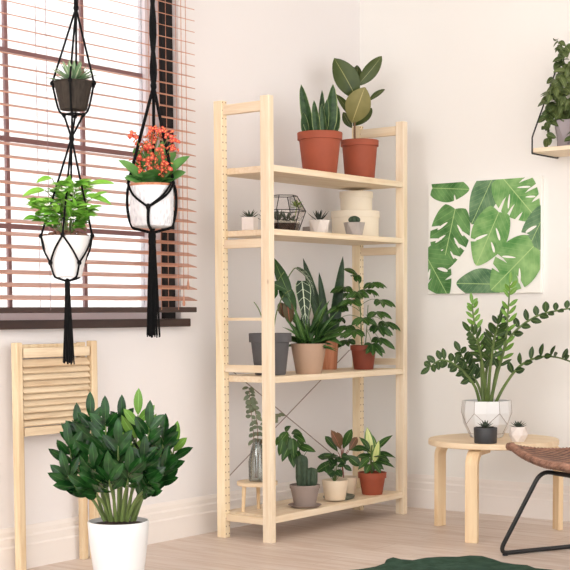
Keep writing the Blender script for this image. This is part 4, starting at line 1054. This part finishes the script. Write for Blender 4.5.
for sd in (-1, 1):                                  # sled loops: nearer one off the frame, farther one in view
    base = cp(.808, 5.25, .0095) + f2*(0 if sd < 0 else .50)
    A_ = base; B_ = base+f1*.62
    tf = S(541, 471, 5.22)+f2*(0 if sd < 0 else .50); tbk = tf+f1*.42-UP*.075
    def rc(a, b, c_, r=.045, n=6):
        a, b, c_ = V(a), V(b), V(c_); return bez(b+(a-b).normalized()*r, b, b+(c_-b).normalized()*r, n)
    P = rc(B_, A_, tf)+rc(A_, tf, tbk)+rc(tf, tbk, B_)+rc(tbk, B_, A_)
    m = M().tube(P, .0085, 10, True); m.build('sled_leg', 'black', ch)
    for q in (.03, .57): p_ = base+f1*q; M().lathe(V((p_.x, p_.y, 0)), [(.011, 0), (.011, .006), (.009, .007)], 14).build('foot_pad', 'black', ch)
m = M()
for q in (.06, .36): p_ = tf+f1*q-UP*.002-f2*.50; m.tube([p_-UP*.075*q/.42, p_+f2*.50-UP*.075*q/.42], .0075, 8)
m.build('cross_bars', 'black', ch)
# ================================================================== leaf rug
pts = [(362, 569), (374, 567), (384, 563.5), (386, 559.5), (392, 557.5), (400, 559.5), (412, 560.5), (425, 558), (440, 557), (458, 557), (470, 555.7), (482, 556.2), (494, 559.5), (502, 562.5), (515, 564.5), (528, 565.5), (536, 568.5)]
edge = [at_z(x, y, .012)[0] for x, y in pts]
cen = (edge[0]+edge[-1])/2+(-FWD*.62); cen.z = 0
rug = []
for p_ in edge: rug.append(V((p_.x, p_.y, 0)))
d0 = edge[-1]-cen; a0 = math.atan2(d0.dot(FWD), d0.dot(RGT)); d9 = edge[0]-cen; a9 = math.atan2(d9.dot(FWD), d9.dot(RGT)); 
n = 60
for i in range(1, n):
    a = a0-(a0+2*math.pi-a9)*i/n; f_ = i/n; R0 = d0.length*(1-f_)+d9.length*f_
    rr = R0*(1-.16*abs(math.sin(f_*math.pi*5))**3)*(.86+.14*math.cos(f_*2*math.pi)); rug.append(cen+RGT*math.cos(a)*rr+FWD*math.sin(a)*rr)
m = M(); n = len(rug); vs = []; fs = []
s_l = [(1.0, .0), (1.0, .008), (.985, .014), (.93, .017), (.85, .013), (.7, .018), (.55, .013), (.4, .018), (.25, .014), (.1, .018), (.0, .015)]
for sc_, z in s_l:
    for p_ in rug: q = cen+(p_-cen)*sc_; vs.append(V((q.x, q.y, z+.0015)))
fs = [(k_*n+i, (k_+1)*n+i, (k_+1)*n+(i+1) % n, k_*n+(i+1) % n) for k_ in range(len(s_l)-1) for i in range(n)]
s = N('green_rug_fabric'); f = s.noise(s.coord(), 25, 4); s.col(s.ramp(f, [(.3, lin((44, 68, 56))), (.7, lin((64, 90, 76)))])); s.set(.95, .1); s.bump(s.noise(s.coord(), 180, 3), .5, .004); MT['rug'] = s.m
o = m.add(vs, fs).build('leaf_rug', 'rug'); TM(o, 'dark green quilted leaf-shaped rug on the floor at the bottom right', 'rug')
